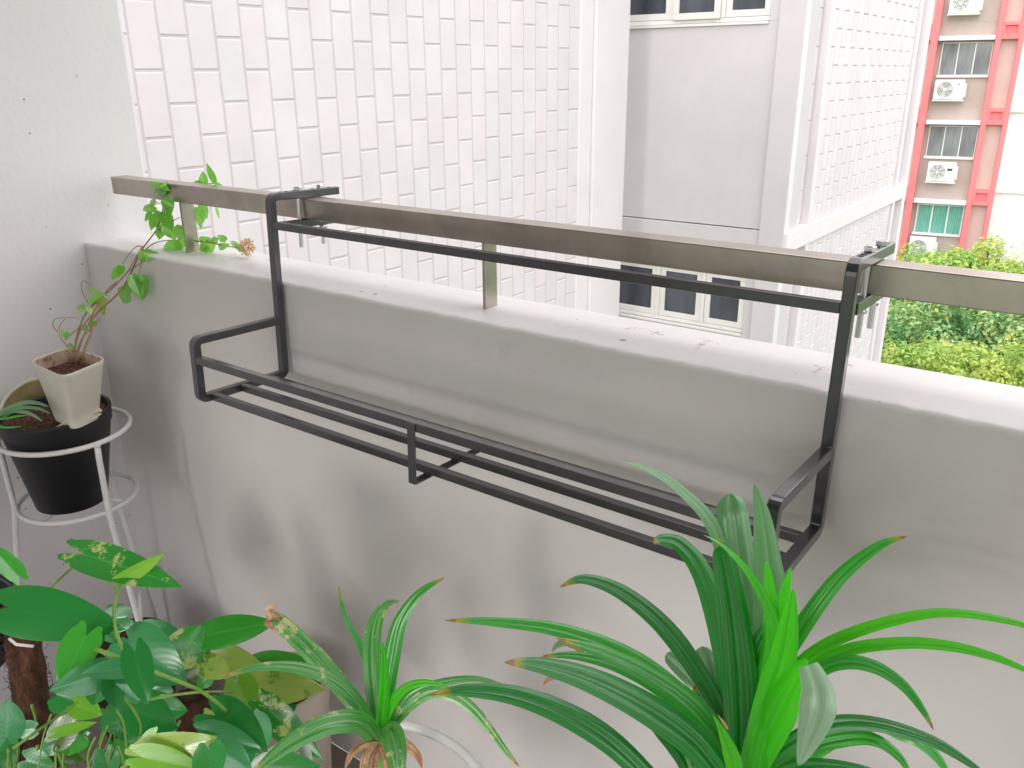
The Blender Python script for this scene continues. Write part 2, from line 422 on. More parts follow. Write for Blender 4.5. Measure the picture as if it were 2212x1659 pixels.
def frame(x0):
    b = MB()
    path = [(ya, zt - h), (yf + h, zt - h), (yf + h, zb + h), (-d_ + h, zb + h), (-d_ + h, zm - h), (yf + .001, zm - h)]
    vs, fs = sweep(path, x0, x0 + t_)
    b.add(vs, fs)
    o = b.build('side_frame', M['black'], rack, off=RO, bevel=.0016, seg=2)
    # plastic stop in the open end of the arm
    c = MB(); c.box((x0 + .0025, ya - .0008, zt - t_ + .0025), (x0 + t_ - .0025, ya + .0009, zt - .0025))
    c.build('end_cap', M['hole'], o, off=RO)
    for y in (.030, .046, .064, .118, .165):
        hb = MB(); hb.cyl((x0 + h, y, zt + .0001), .0042, .0005, 14)
        hb.build('bolt_hole', M['hole'], o, off=RO)
    for (y, z) in ((yf - .001, zm + .0006), (yf - .001, zm - t_ - .0006)):
        wb = MB(); pts = [(x0 + .001 + i * (t_ - .002) / 6, y + random.uniform(-.0008, .0008), z + random.uniform(-.0008, .0008)) for i in range(7)]
        wb.tube(pts, [.0014 + random.random() * .0011 for _ in pts], 6)
        wb.build('weld', M['black'], o, True, off=RO)
    for y in (.0775, .1415):
        bo = MB(); bo.hexa((x0 + h, y, zt + .0004), .0086, .0072, random.random()); bo.build('bolt', M['zinc'], rack, off=RO)
        sh = MB(); zz = zt - t_ + .002; r = .0046; pts = []; rr = []; N = 120
        z0 = .070
        for i in range(N):
            z = zz + (z0 - zz) * i / (N - 1); pts.append((x0 + h, y, z)); rr.append(r - (.0007 if i % 2 else 0))
        sh.tube(pts, rr, 12)
        sh.hexa((x0 + h, y, .1055), .0082, .0068, random.random())
        sh.build('threaded_rod', M['zinc'], rack, True, off=RO)
    # clamp bar under the rail
    cb = MB(); cb.box((x0 + .0006, .026, .1130), (x0 + t_ - .0006, .188, .1303))
    ob = cb.build('clamp_bar', M['black'], rack, off=RO, bevel=.0014)
frame(0); frame(W - t_)
def bar(y, z, s=.0142, name='cross_bar', x0=t_, x1=W - t_):
    b = MB(); b.box((x0, y - s/2, z - s/2), (x1, y + s/2, z + s/2))
    return b.build(name, M['black'], rack, off=RO, bevel=.0013)
bar(yf + h, .1265, .0155)
bar(-d_ + h, -.118, .0155, 'front_rail')
zs = zb + h + .0004
for y in (-.184, -.112, -.040): bar(y, zs, .0145, 'shelf_bar')
b = MB()
x0 = .592; w_ = .0165
b.box((x0, -d_ - .0022, zb - .0048), (x0 + w_, -d_ + .0006, -.1105))
b.box((x0, -d_ - .0022, zb - .0074), (x0 + w_, -.030, zb - .0049 + .001))
b.build('strap', M['black'], rack, off=RO, bevel=.0009)
for y in (-.184, -.112, -.040): pass
# shelf bars sit on the strap through small welds
for y in (-.184, -.112, -.040):
    b = MB(); b.box((x0 + .004, y - .004, zb - .0042), (x0 + w_ - .004, y + .004, zs - .0068))
    b.build('weld', M['black'], rack, off=RO)

# ------------------------------------------------------------------ neighbouring block
def tiles(b, o, eu, ev, n, nu, nv, pu, pv, gap, dep, v0=0, u1=None, vmax=None, stag=.5):
    """raised chamfered tiles on the plane at o; columns along eu, staggered along ev"""
    o = V(o); eu = V(eu); ev = V(ev); n = V(n); c = dep * .9
    for i in range(nu):
        s = (i % 2) * stag
        for j in range(-1, nv):
            a0 = i * pu + gap/2; a1 = (i+1) * pu - gap/2
            b0 = (j + s) * pv + gap/2 + v0; b1 = (j + 1 + s) * pv - gap/2 + v0
            b0 = max(b0, 0)
            if vmax is not None: b1 = min(b1, vmax)
            if b1 - b0 < .02: continue
            q = lambda u, v, h: o + eu * u + ev * v + n * h
            vs = [q(a0,b0,0), q(a1,b0,0), q(a1,b1,0), q(a0,b1,0), q(a0+c,b0+c,dep), q(a1-c,b0+c,dep), q(a1-c,b1-c,dep), q(a0+c,b1-c,dep)]
            b.add(vs, [(4,5,6,7),(0,1,5,4),(1,2,6,5),(2,3,7,6),(3,0,4,7)])
G0 = -14.0
nb = empty('apartment_block', (-2.45, 5.9, G0), "near pinkish white apartment block with staggered rectangular tile walls and aluminium windows", "building")
no = (-2.45, 5.9, G0)
XT = -2.45
b = MB(); b.box((XT - .25, .6, G0), (XT - .012, 5.16, 9))
b.build('wall', M['tilegap'], nb, off=no)
b = MB()
pu = .1578; y0t = 1.2255 - 2 * pu
nu = 27
tiles(b, (XT - .012, y0t, -3.6), (0,1,0), (0,0,1), (1,0,0), nu, 24, pu, .3115, .0120, .0042, v0=.139 + 3.6 - 12 * .3115 - .0, stag=.5)
b.build('tile_cladding', M['tile'], nb, off=no)
yte = y0t + nu * pu
b = MB(); b.box((XT - .25, 5.163, G0), (XT + .004, 5.365, 9)); b.box((XT - .6, 5.365, G0), (XT + .03, 5.93, 9))
b.box((XT - .25, .5, G0), (XT + .02, y0t - .01, 9))
b.build('pilaster', M['beam'], nb, off=no, bevel=.012)
# recessed facade with windows
Y = 6.42
SILL = .84; PIT = 2.76
wz = lambda k: SILL - PIT * k
XR = -1.36
for k in range(-2, 5):
    s = wz(k)
    b = MB()
    b.box((-4.2, Y, s - 1.765), (-1.262, Y + .2, s - .012))           # tiled spandrel panel backing
    b.build('spandrel', M['facade'], nb, off=no, bevel=.004); b = MB()
    b.box((-4.2, Y - .018, s - 2.20), (-1.262, Y + .2, s - 1.775))    # beam under the joint
    b.build('floor_beam', M['facade'], nb, off=no, bevel=.004); b = MB()
    b.box((XR + .004, Y, s - .012), (-1.262, Y + .2, s + .60))        # pier right of window
    b.box((-4.2, Y + .18, s - .011), (XR + .0038, Y + .24, s + .598))
    b.build('window_pier', M['facade'], nb, off=no, bevel=.004)
for k in range(-1, 3):
    s = wz(k); b = MB()
    tiles(b, (-4.2, Y, s - 1.765), (1,0,0), (0,0,1), (0,-1,0), 18, 6, .1578, .3115, .002, .0005, vmax=1.75)
    b.build('tile_cladding', M['facade'], nb, off=no)
b = MB()
b.box((-1.262, Y - .045, G0), (-1.035, Y + .3, 9))
b.build('pillar', M['facade'], nb, off=no, bevel=.008)
def glass(name, a, b_, rough=.06):
    m = mat(name, a, rough, 0, .9); t = NT(m)
    t.color(t.ramp(t.noise(2.2, 3, .5, scl=(1.6, 1.6, .35)), [(.35, a), (.62, b_)])); return m
M['glass'] = glass('dark_glass', (.018, .022, .034), (.055, .065, .085))
M['glass2'] = glass('grey_glass', (.13, .145, .155), (.24, .26, .26), .12)
M['glassc'] = plastic('green_curtain', (.14, .42, .33), (.22, .52, .42), .6, 3)
def window(k, top):
    s = wz(k); z1 = s + .58
    xs = [(-3.4, -2.86), (-2.82, -2.285), (-2.245, -1.80), (-1.76, XR)]
    w = empty('window', (XR, Y, s)); w.parent = nb; w.location = V((XR, Y, s)) - V(no)
    oo = (XR, Y, s)
    f = MB(); yy = Y + .03
    f.box((-3.4, yy - .02, s - .008), (XR, yy + .05, s + .028)); f.box((-3.4, yy - .02, z1 - .03), (XR, yy + .05, z1))
    f.box((-3.4, yy - .055, s - .035), (XR, yy - .02, s - .012))
    for x in (-2.84, -2.265, -1.78): f.box((x - .018, yy - .03, s + .028), (x + .018, yy + .05, z1 - .03))
    f.build('frame', M['frame'], w, off=oo, bevel=.003)
    for i, (xa, xb) in enumerate(xs):
        sy = yy - (.04 if (i == 2 and top) else 0)
        f = MB(); fr = .055; dz = .0 if not (i == 2 and top) else -.008
        za, zb_ = s + .031 + dz, z1 - .033
        f.box((xa, sy - .015, za), (xb, sy + .015, za + fr)); f.box((xa, sy - .015, zb_ - fr), (xb, sy + .015, zb_))
        f.box((xa, sy - .015, za + fr), (xa + fr, sy + .015, zb_ - fr)); f.box((xb - fr, sy - .015, za + fr), (xb, sy + .015, zb_ - fr))
        f.build('sash', M['frame'], w, off=oo, bevel=.003)
        g = MB(); g.box((xa + fr, sy - .004, za + fr), (xb - fr, sy + .004, zb_ - fr)); g.build('pane', M['glass'], w, off=oo)
for k in (-1, 0, 1, 2): window(k, k == 0)
# side wing receding to the right
XB = -1.045
b = MB(); b.box((XB - .3, Y + .02, G0), (XB - .045, 10.88, 9)); b.build('wall', M['tilegap'], nb, off=no)
for (xa, ya_, xb, yb_) in ((XB - .044, Y - .04, XB + .012, Y + .07), (XB - .05, 6.97, XB + .035, 7.06), (XB - .05, 10.30, XB + .035, 10.40), (XB - .05, 10.76, XB + .040, 10.90)):
    b = MB(); b.box((xa, ya_, G0), (xb, yb_, 9)); b.build('wall_fin', M['beam'], nb, off=no, bevel=.008)
for k in range(-2, 5):
    s = wz(k) - 1.772
    b = MB(); b.box((XB - .05, Y - .035, s - .19), (XB + .045, 10.896, s)); b.build('floor_band', M['beam'], nb, off=no, bevel=.008)
for k in range(-1, 3):
    s = wz(k) - 1.772; hgt = PIT - .19; b = MB()
    tiles(b, (XB - .046, Y + .075, s), (0,1,0), (0,0,1), (1,0,0), 5, 9, .1578, .3115, .010, .005, vmax=hgt)
    b.build('tile_cladding', M['tile'], nb, off=no); b = MB()
    tiles(b, (XB + .012, 7.07, s), (0,1,0), (0,0,1), (1,0,0), 20, 9, .1578, .3115, .010, .006, vmax=hgt)
    b.build('tile_cladding', M['tile'], nb, off=no); b = MB()
    tiles(b, (XB - .046, 10.41, s), (0,1,0), (0,0,1), (1,0,0), 2, 9, .1578, .3115, .010, .006, vmax=hgt)
    b.build('tile_cladding', M['tile'], nb, off=no)
b = MB(); b.box((XB - .05, 7.05, G0), (XB + .011, 10.31, 9)); b.build('panel', M['tilegap'], nb, off=no)

# ------------------------------------------------------------------ far block (red frames)
AZ = math.radians(81); H = V((math.sin(AZ), math.cos(AZ), 0)); N = V((-math.cos(AZ), math.sin(AZ), 0))  # N points away
K_ = 35.2 / 20
O = CAM + N * 35.2
def fp(s, z, o=0):      # s, z measured at 20 m scale; o metres towards the viewer
    return O + H * (s * K_) + V((0, 0, (z - CAM.z) * K_)) - N * o
def fbox(b, s0, s1, z0, z1, o0, o1):
    p = fp(s0, z0, o0)
    b.obox(p, H * ((s1 - s0) * K_), -N * (o1 - o0), V((0, 0, (z1 - z0) * K_)))
M['taupe'] = paint('taupe_paint', (.53, .455, .41), .7, .03, .1, 8)
M['salmon'] = paint('salmon_paint', (.64, .52, .47), .7, .03, .1, 8)
M['redp'] = paint('red_paint', (.84, .21, .22), .55, .03, .1, 8)
M['white'] = paint('white_paint', (.84, .83, .83), .6, .015, .1, 8)
fb0 = fp(-.25, -8)
fbd = empty('apartment_tower', fb0, "far taupe apartment block with bright red vertical frames and white window hoods", "building")
ZB, ZT = -7.5, 6
b = MB(); fbox(b, -2.6, .71, ZB, ZT, -6, 0); b.build('wall', M['taupe'], fbd, off=fb0)
b = MB(); fbox(b, -2.6, -.885, ZB, ZT, .001, .05); fbox(b, .34, .625, ZB, ZT, .001, .05); b.build('wall_panel', M['salmon'], fbd, off=fb0)
for (a, c) in ((-.885, -.755), (.235, .34), (.625, .712)):
    b = MB(); fbox(b, a, c, ZB, ZT, .003, .36); b.build('red_column', M['redp'], fbd, off=fb0, bevel=.02)
for j in range(-2, 6):
    zj = 1.31 - 1.568 * j
    for (a, c) in ((-1.5, -.886), (.341, .624)):
        b = MB(); fbox(b, a, c, zj - .335, zj - .245, .004, .34); fbox(b, a, c, zj - .09, zj - .03, .004, .34)
        fbox(b, a, a + .035, zj - .245, zj - .09, .004, .34); fbox(b, c - .035, c, zj - .245, zj - .09, .004, .34)
        fbox(b, a + .035, c - .035, zj - .245, zj - .09, .004, .22)
        b.build('red_band', M['redp'], fbd, off=fb0)
    b = MB(); fbox(b, -.745, .232, zj - .345, zj - .262, .003, .45); b.build('window_hood', M['white'], fbd, off=fb0, bevel=.02)
    b = MB(); fbox(b, -.745, .232, zj - .004, zj + .004, .001, .012); b.build('joint', M['salmon'], fbd, off=fb0)
    # window
    green = (j == 2)
    w0, w1, z0, z1 = -.665, .228, zj - 1.005, zj - .375
    w = empty('window', (0, 0, 0)); w.parent = fbd; wl = fp(w0, z0); w.location = wl - fb0
    f = MB(); mf = M['whiteframe'] if green else M['frame']
    e = .018 if not green else .026
    fbox(f, w0 - .03, w1 + .0, z0 - .02, z0 + .03, .004, .14)
    fbox(f, w0, w0 + e, z0 + .03, z1, .004, .11); fbox(f, w1 - e, w1, z0 + .03, z1, .004, .11); fbox(f, w0 + e, w1 - e, z1 - e, z1, .004, .11)
    for q in (1, 2):
        c = w0 + (w1 - w0) * q / 3; fbox(f, c - e * .55, c + e * .55, z0 + .03, z1 - e, .004, .11)
    f.build('frame', mf, w, off=wl)
    g = MB(); fbox(g, w0 + e, w1 - e, z0 + .03, z1 - e, .03, .05)
    if green:
        cu = MB(); n = 90; vs = []; fs = []
        for i in range(n + 1):
            s_ = w0 + e + (w1 - w0 - 2*e) * i / n; oo = .075 + .028 * math.sin(i * 1.35) + .012 * math.sin(i * .53)
            vs += [fp(s_, z0 + .03, oo), fp(s_, z1 - e, oo)]
        for i in range(n): fs.append((i*2, i*2+2, i*2+3, i*2+1))
        cu.add(vs, fs); g = MB()
        cu.build('curtain', M['glassc'], w, True, off=wl)
    else:
        g.build('pane', M['glass2'], w, off=wl)
# white wing to the right and a nearer strip
ww0 = fp(1.6, -7)
ww = empty('white_building', ww0, "plain white building wall with thin floor ledges at the right of the red framed block", "building")
b = MB(); fbox(b, .714, 5.5, ZB, ZT, -6.5, -.5); b.build('wall', M['white'], ww, off=ww0)
for j in range(-2, 6):
    zj = 1.31 - 1.568 * j
    b = MB(); fbox(b, .716, 5.5, zj - .12, zj - .045, -.5, -.38); b.build('ledge', M['white'], ww, off=ww0, bevel=.02)

# air conditioners on the far wall
M['acw'] = plastic('ac_casing', (.74, .74, .70), (.80, .80, .77), .45, 3)
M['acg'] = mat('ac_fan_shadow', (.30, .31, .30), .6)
M['acb'] = mat('ac_dark', (.05, .055, .06), .5)
M['acblade'] = mat('ac_blade', (.55, .55, .53), .5)
def ac(s0, s1, z0, z1, label, fan, panel, mark):
    L = (s1 - s0) * K_; Hh = (z1 - z0) * K_; D = .36
    p0 = fp(s0, z0, .28)
    root = empty('air_conditioner', p0, label, "air conditioner", "air conditioner units on the far block")
    T = -N   # towards viewer
    def B(b, a, c, d0, d1, e0, e1):
        b.obox(p0 + H * a + T * d0 + V((0, 0, e0)), H * (c - a), T * (d1 - d0), V((0, 0, e1 - e0)))
    b = MB(); B(b, 0, L, 0, D, 0, Hh); b.build('casing', M['acw'], root, off=p0, bevel=.02)
    cx, cz, R = L * .36, Hh * .5, Hh * .40
    def disc(r0, r1, d, n=40):
        bb = MB(); vs = []; fs = []
        for i in range(n):
            a = 2 * PI * i / n; dirv = H * math.cos(a) + V((0, 0, math.sin(a)))
            c = p0 + H * cx + V((0, 0, cz)) + T * d
            vs += [c + dirv * r0, c + dirv * r1]
        for i in range(n): fs.append((i*2, i*2+1, ((i+1) % n)*2+1, ((i+1) % n)*2))
        bb.add(vs, fs); return bb
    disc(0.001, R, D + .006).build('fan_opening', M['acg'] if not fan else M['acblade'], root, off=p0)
    c = p0 + H * cx + V((0, 0, cz))
    b = MB()
    nb_ = 7 if fan else 3
    for i in range(nb_):
        a = 2 * PI * i / nb_ + .3; d = H * math.cos(a) + V((0, 0, math.sin(a))); q = H * -math.sin(a) + V((0, 0, math.cos(a)))
        w = .035 if fan else .09
        o = c + T * (D + .008)
        b.add([o + d*.05 - q*.02, o + d*R*.93 - q*w, o + d*R*.93 + q*w, o + d*.05 + q*.03], [(0,1,2,3)])
    b.build('fan_blade', M['acg'] if fan else M['acblade'], root, off=p0)
    b = MB()
    ring = [c + (H * math.cos(2*PI*i/32) + V((0,0,math.sin(2*PI*i/32)))) * R + T*(D+.02) for i in range(32)]
    b.tube(ring, .014, 6, True)
    for rr in (.35, .6, .8):
        b.tube([c + (H * math.cos(2*PI*i/32) + V((0,0,math.sin(2*PI*i/32)))) * R * rr + T*(D+.02) for i in range(32)], .005, 4, True)
    for i in range(8):
        a = 2*PI*i/8; dd = H*math.cos(a) + V((0,0,math.sin(a)))
        b.tube([c + dd*.04 + T*(D+.02), c + dd*R + T*(D+.02)], .005, 4)
    b.build('fan_guard', M['acw'], root, off=p0)
    b = MB(); b.tube([c + T*(D+.012), c + T*(D+.035)], .05, 14); b.build('fan_hub', M['white'], root, off=p0)
    b = MB()
    B(b, L, L + .07, .08, .30, Hh*.12, Hh*.80); b.build('valve_cover', M['acw'], root, off=p0, bevel=.01)
    b = MB(); B(b, -.02, L + .04, -.28, D, -.05, -.006); b.build('bracket', M['acw'], root, off=p0)
    if panel:
        b = MB(); B(b, L*.70, L*.88, D, D + .012, Hh*.58, Hh*.70); b.build('badge', M['acb'], root, off=p0)
    if mark:
        b = MB(); cc = p0 + H*(L*.80) + V((0,0,Hh*.78)) + T*(D+.008)
        for an in (90, 210, 330):
            a = math.radians(an); d = H*math.cos(a) + V((0,0,math.sin(a))); q = H*-math.sin(a) + V((0,0,math.cos(a)))
            b.add([cc, cc + d*.035 - q*.02, cc + d*.07, cc + d*.035 + q*.02], [(0,1,2,3)])
        b.build('emblem', M['redp'], root, off=p0)
ac(-.645, -.115, 1.445, 1.80, "cream air conditioner unit at the top edge above the highest white hood", True, False, False)
ac(-.68, -.155, -.125, .245, "cream air conditioner unit with a red three diamond emblem under the upper grey window", False, False, True)
ac(-.575, -.06, -1.71, -1.33, "cream air conditioner unit with a dark badge under the middle window with grey panes", True, True, False)
ac(-.70, -.20, -3.30, -2.87, "pale air conditioner unit under the green curtained window just above the tree top", False, False, False)

# ------------------------------------------------------------------ ground and trees
def groundmat():
    m = mat('grass', (.07, .12, .04), .9); t = NT(m)
    t.color(t.ramp(t.noise(.8, 6, .7), [(.35, (.05, .09, .03)), (.65, (.10, .15, .06))])); return m
M['ground'] = groundmat()
b = MB(); b.add([(-150,-150,G0),(150,-150,G0),(150,150,G0),(-150,150,G0)], [(0,1,2,3)])
tag(b.build('ground', M['ground']), kind='structure')
def bark():
    m = mat('bark', (.12, .085, .06), .9); t = NT(m)
    t.color(t.ramp(t.noise(4, 6, .7, scl=(1, 1, .2)), [(.3, (.07, .05, .035)), (.7, (.17, .13, .10))])); return m
M['bark'] = bark()
def treeleaf(name, cols, yel):
    m = mat(name, cols[0], .5, 0, .4); t = NT(m)
    geo = t.n('ShaderNodeNewGeometry')
    st = [(i / max(1, len(cols) - 1) * (.93), c) for i, c in enumerate(cols)] + [(1.0, yel)]
    cc = t.ramp(geo.outputs['Random Per Island'], st)
    nn = t.noise(.9, 3, .5)
    cc = t.mix(t.ramp(nn, [(.40, (0,0,0)), (.62, (.8,.8,.8))]), cc, t.mix(.5, cc, yel))
    t.color(cc)
    tr = t.n('ShaderNodeBsdfTranslucent'); t.l(cc, tr.inputs['Color'])
    ms = t.n('ShaderNodeMixShader'); ms.inputs[0].default_value = .35
    t.l(t.b.outputs[0], ms.inputs[1]); t.l(tr.outputs[0], ms.inputs[2]); t.l(ms.outputs[0], t.t.nodes['Material Output'].inputs['Surface'])
    return m
M['tr1'] = treeleaf('tree_leaf_yellow', [(.18, .36, .07), (.30, .50, .11), (.46, .62, .16)], (.80, .72, .16))
M['tr2'] = treeleaf('tree_leaf_deep', [(.07, .24, .08), (.15, .38, .14), (.28, .52, .24), (.42, .64, .30)], (.60, .55, .10))
M['tr3'] = treeleaf('tree_leaf_fresh', [(.18, .38, .08), (.30, .52, .11), (.44, .62, .16)], (.74, .70, .16))
def tree(c, R, Rz, nclump, nleaf, ls, m, label):
    base = V((c[0], c[1], G0))
    root = empty('tree', base, label, "tree", "trees below the balcony")
    rnd = random.Random(int(c[0] * 100) + nleaf)
    cl = []
    for i in range(nclump):
        th = rnd.uniform(0, 2 * PI); ph = math.acos(rnd.uniform(-.35, 1)); rr = rnd.uniform(.72, 1.0)
        p = V((math.sin(ph) * math.cos(th) * R * rr, math.sin(ph) * math.sin(th) * R * rr, math.cos(ph) * Rz * rr))
        cl.append((V(c) + p, rnd.uniform(.14, .26) * R))
    b = MB(); vs = []; fs = []; k = 0
    for (cc, cr) in cl:
        for j in range(nleaf // nclump):
            d = V((rnd.gauss(0, 1), rnd.gauss(0, 1), rnd.gauss(0, .8) + .25)).normalized()
            p = cc + d * cr * rnd.uniform(.6, 1.05)
            n = (d + V((rnd.uniform(-.7, .7), rnd.uniform(-.7, .7), rnd.uniform(-.1, .9)))).normalized()
            a = n.orthogonal().normalized(); a = Matrix.Rotation(rnd.uniform(0, 6.3), 3, n) @ a; q = n.cross(a)
            L = ls * rnd.uniform(.7, 1.4); w = L * .45
            vs += [p - a * L * .5, p + q * w * .5 + n * w * .12, p + a * L * .5, p - q * w * .5 + n * w * .12, ]
            fs += [(k, k+1, k+2), (k, k+2, k+3)]; k += 4
    b.v = [tuple(v) for v in vs]; b.f = fs; b.uv = [(0,0)] * len(vs); b.m = [0] * len(fs)
    b.build('crown', m, root, off=base)
    b = MB()
    top = V(c) - V((0, 0, Rz * .2))
    b.tube([base, base + (top - base) * .5 + V((.15, .1, 0)), top], [.26, .2, .12], 10)
    for (cc, cr) in cl[::3]:
        s = base + (top - base) * rnd.uniform(.6, 1.0)
        b.tube([s, s.lerp(cc, .5) + V((0, 0, -.15)), cc], [.09, .06, .025], 6)
    b.build('trunk', M['bark'], root, True, off=base)
# placed by eye: each crown stands where the photo shows it beyond the block
def crown_at(px, py, dist, R, Rz):
    """centre of a crown whose top shows at (px, py) at horizontal distance dist"""
    d = ray(px, py); hl = math.hypot(d.x, d.y); p = CAM + d * (dist / hl)
    return (p.x, p.y, p.z - Rz)
tree(crown_at(2085, 532, 26, 2.3, 2.4), 2.3, 2.4, 110, 34000, .14, M['tr3'], "fresh green tree reaching highest, in front of the red framed block")
tree(crown_at(2400, 570, 25, 3.3, 2.8), 3.3, 2.8, 90, 16000, .17, M['tr3'], "fresh green tree at the right picture edge before the white building")
tree(crown_at(2010, 612, 20.0, 3.0, 3.4), 3.0, 3.4, 150, 60000, .115, M['tr2'], "deep green tree just right of the near block below the rail")
tree(crown_at(2260, 640, 19.0, 2.6, 3.0), 2.6, 3.0, 130, 46000, .115, M['tr2'], "deep green tree at the right picture edge below the rail")
tree(crown_at(2045, 765, 14.2, 1.6, 1.6), 1.6, 1.6, 90, 26000, .085, M['tr1'], "yellow green tree lowest in view just above the parapet")
tree(crown_at(2215, 745, 14.6, 1.6, 1.5), 1.6, 1.5, 90, 24000, .085, M['tr1'], "yellow green tree at the right picture edge just above the parapet")

# ------------------------------------------------------------------ leaves
def strap(b, pts, w, kt, kb, mi=0, twist=0, pleat=.17, n=34, flat=0, tipshape=2.4, upw=.6, curl=0, base_w=.62):
    """long pleated blade; pts from tip to base (x, y[, depth]); w widest in the same units; kt, kb depths"""
    pts = list(reversed(pts)); m_ = len(pts)
    P = []
    for i, p in enumerate(pts):
        f = i / (m_ - 1)
        k = p[2] if len(p) > 2 else kb + (kt - kb) * f
        P.append(tuple(at(p[0], p[1], k)))
    C = [V(q) for q in catmull(P, n)]
    A = 13; vs = []; uv = []; fs = []
    prevS = None
    for i, p in enumerate(C):
        T = (C[min(i+1, n-1)] - C[max(i-1, 0)]).normalized()
        tc = (CAM - p); k = abs((p - CAM).dot(FW)); tc.normalize()
        ref = (tc * .55 + V((0, 0, upw))).normalized()
        S = T.cross(ref)
        if S.length < .15: S = prevS if prevS else T.orthogonal()
        S.normalize()
        if prevS and S.dot(prevS) < 0 and (S.dot(prevS) > -1.1): S = -S
        if prevS: S = (S * .6 + prevS * .4).normalized()
        prevS = S.copy()
        t = i / (n - 1)
        S = Matrix.Rotation(math.radians(twist + curl * t), 3, T) @ S
        Nn = S.cross(T).normalized()
        if Nn.dot(tc) < 0: Nn = -Nn
        prof = min(1, base_w + (1.1 - base_w) * t * 1.9) * max(0, 1 - t ** tipshape) ** .8
        hw = w * .50 * k / F * max(prof, .015)
        for j in range(A):
            a = -1 + 2 * j / (A - 1)
            aa = abs(a); zz = (-.42 + .84 * aa / .42 if aa < .42 else .42 - (aa - .42) / .58 * .95)
            vs.append(p + S * (a * hw) + Nn * (zz * hw * pleat * 2.0)); uv.append((a, t))
    for i in range(n - 1):
        for j in range(A - 1):
            fs.append((i*A+j, i*A+j+1, (i+1)*A+j+1, (i+1)*A+j))
    b.add(vs, fs, uv, mi)

def heart(b, base, tip, w, k0, k1, mi=0, roll=0, fold=.30, droop=.10, lobe=.20, shape=1.0, rnd=random):
    """heart shaped leaf from base to tip; w width in the same units"""
    B = at(base[0], base[1], k0); T = at(tip[0], tip[1], k1)
    D = T - B; L = D.length; D.normalize()
    mid = (B + T) / 2; k = (mid - CAM).dot(FW); tc = (CAM - mid).normalized()
    S = D.cross(tc).normalized(); S = Matrix.Rotation(math.radians(roll), 3, D) @ S
    Nn = S.cross(D).normalized()
    if Nn.dot(tc) < 0: Nn = -Nn
    hw = w * .54 * k / F
    ns, na = 20, 8; vs = []; uv = []; fs = []
    ph = rnd.uniform(0, 6)
    pk = max((s ** .4) * ((1 - s) ** .92) for s in [i / 100 for i in range(101)])
    for i in range(ns + 1):
        s = i / ns
        hh = ((s ** .4) * ((1 - s) ** .92) / pk) ** shape * hw if 0 < s < 1 else 0
        hh = max(hh, hw * .62 * (1 - s * 3)) if s < .3 else hh
        for j in range(-na, na + 1):
            a = j / na
            back = lobe * L * (1 - s) ** 2.6 * 1.25 * math.sin(min(1, abs(a) * 1.15) * PI * .62)
            zz = fold * abs(a) ** 1.2 * hh - droop * L * s * s * 1.2 - .10 * hh * a * a * 1.5 + .035 * hw * math.sin(s * 9 + ph + a * 2) * abs(a)
            vs.append(B + D * (s * L - back) + S * (a * hh) + Nn * zz); uv.append((a, s * .9))
    A = 2 * na + 1
    for i in range(ns):
        for j in range(A - 1): fs.append((i*A+j, i*A+j+1, (i+1)*A+j+1, (i+1)*A+j))
    b.add(vs, fs, uv, mi)
def stem(b, pts, w, mi=0, n=18, n2=7, taper=.7):
    P = [tuple(at(*p)) for p in pts]; C = catmull(P, n)
    kk = pts[0][2]
    r = [w * .5 * kk / F * (1 - (1 - taper) * i / (n - 1)) for i in range(n)]
    b.tube(C, r, n2, mi=mi)
c3 = lambda x, y: (x * .32242, 1152 + y * .32242)
c4 = lambda x, y: (466.3 + x * .32242, 1206.9 + y * .32242)
c1 = lambda x, y: (x * .29762, 329.2 + y * .29762)

# ---- big pandan
KB = .97
bp = at(1600, 1735, .985)
big = empty('pandan_plant', (bp.x, bp.y, -.78), "large bushy pandan plant with long glossy arching leaves at the lower right", "potted plant")
bo = (bp.x, bp.y, -.78)
mats = [M['pd'], M['pm'], M['pl'], M['pp'], M['dry'], M['sv'], M['pu']]
b = MB()
base = (1600, 1700)
S = lambda pts, w, kt, kb, mi, **kw: strap(b, pts + [kw.pop('bs', base)], w, kt, kb, mi, **kw)
S([(1345,997),(1400,1012),(1470,1055),(1550,1150),(1588,1330)], 48, .93, 1.0, 3, twist=20)
S([(1576,1066,.985),(1583,1120,.975),(1600,1250,.98),(1612,1450,.99)], 70, .98, .99, 3, tipshape=11, twist=-8, n=60)
S([(1629,1044),(1646,1110),(1658,1200),(1664,1300),(1650,1500)], 84, .90, .97, 3, tipshape=2.0, twist=6)
S([(1550,1163),(1562,1200),(1585,1330),(1600,1480),(1602,1600)], 86, .86, .94, 0, tipshape=2.6, pleat=.22)
S([(1519,1155),(1565,1180),(1625,1245),(1672,1340),(1682,1440),(1640,1590)], 46, .82, .93, 2, twist=25)
S([(1413,1176),(1425,1165),(1465,1172),(1508,1220),(1540,1300),(1565,1420),(1585,1580)], 56, .93, .97, 0, pleat=.2, twist=-10)
S([(1209,1268),(1262,1250),(1340,1276),(1425,1342),(1495,1430),(1560,1545)], 50, .93, .97, 0, twist=-12, pleat=.22)
S([(960,1340),(1060,1342),(1200,1358),(1330,1402),(1440,1470),(1540,1570)], 46, .98, .97, 1, twist=-8)
S([(1200,1378),(1300,1408),(1400,1455),(1500,1525),(1570,1620)], 56, .90, .95, 1, twist=-10)
S([(1168,1418),(1240,1415),(1330,1436),(1430,1490),(1540,1590)], 40, .95, .97, 1)
S([(1192,1408),(1205,1392),(1235,1385),(1300,1402),(1400,1460),(1540,1590)], 34, 1.0, .99, 3)
S([(1089,1430),(1170,1436),(1280,1468),(1400,1528),(1500,1600),(1575,1690)], 84, .84, .92, 0, pleat=.22, twist=-6)
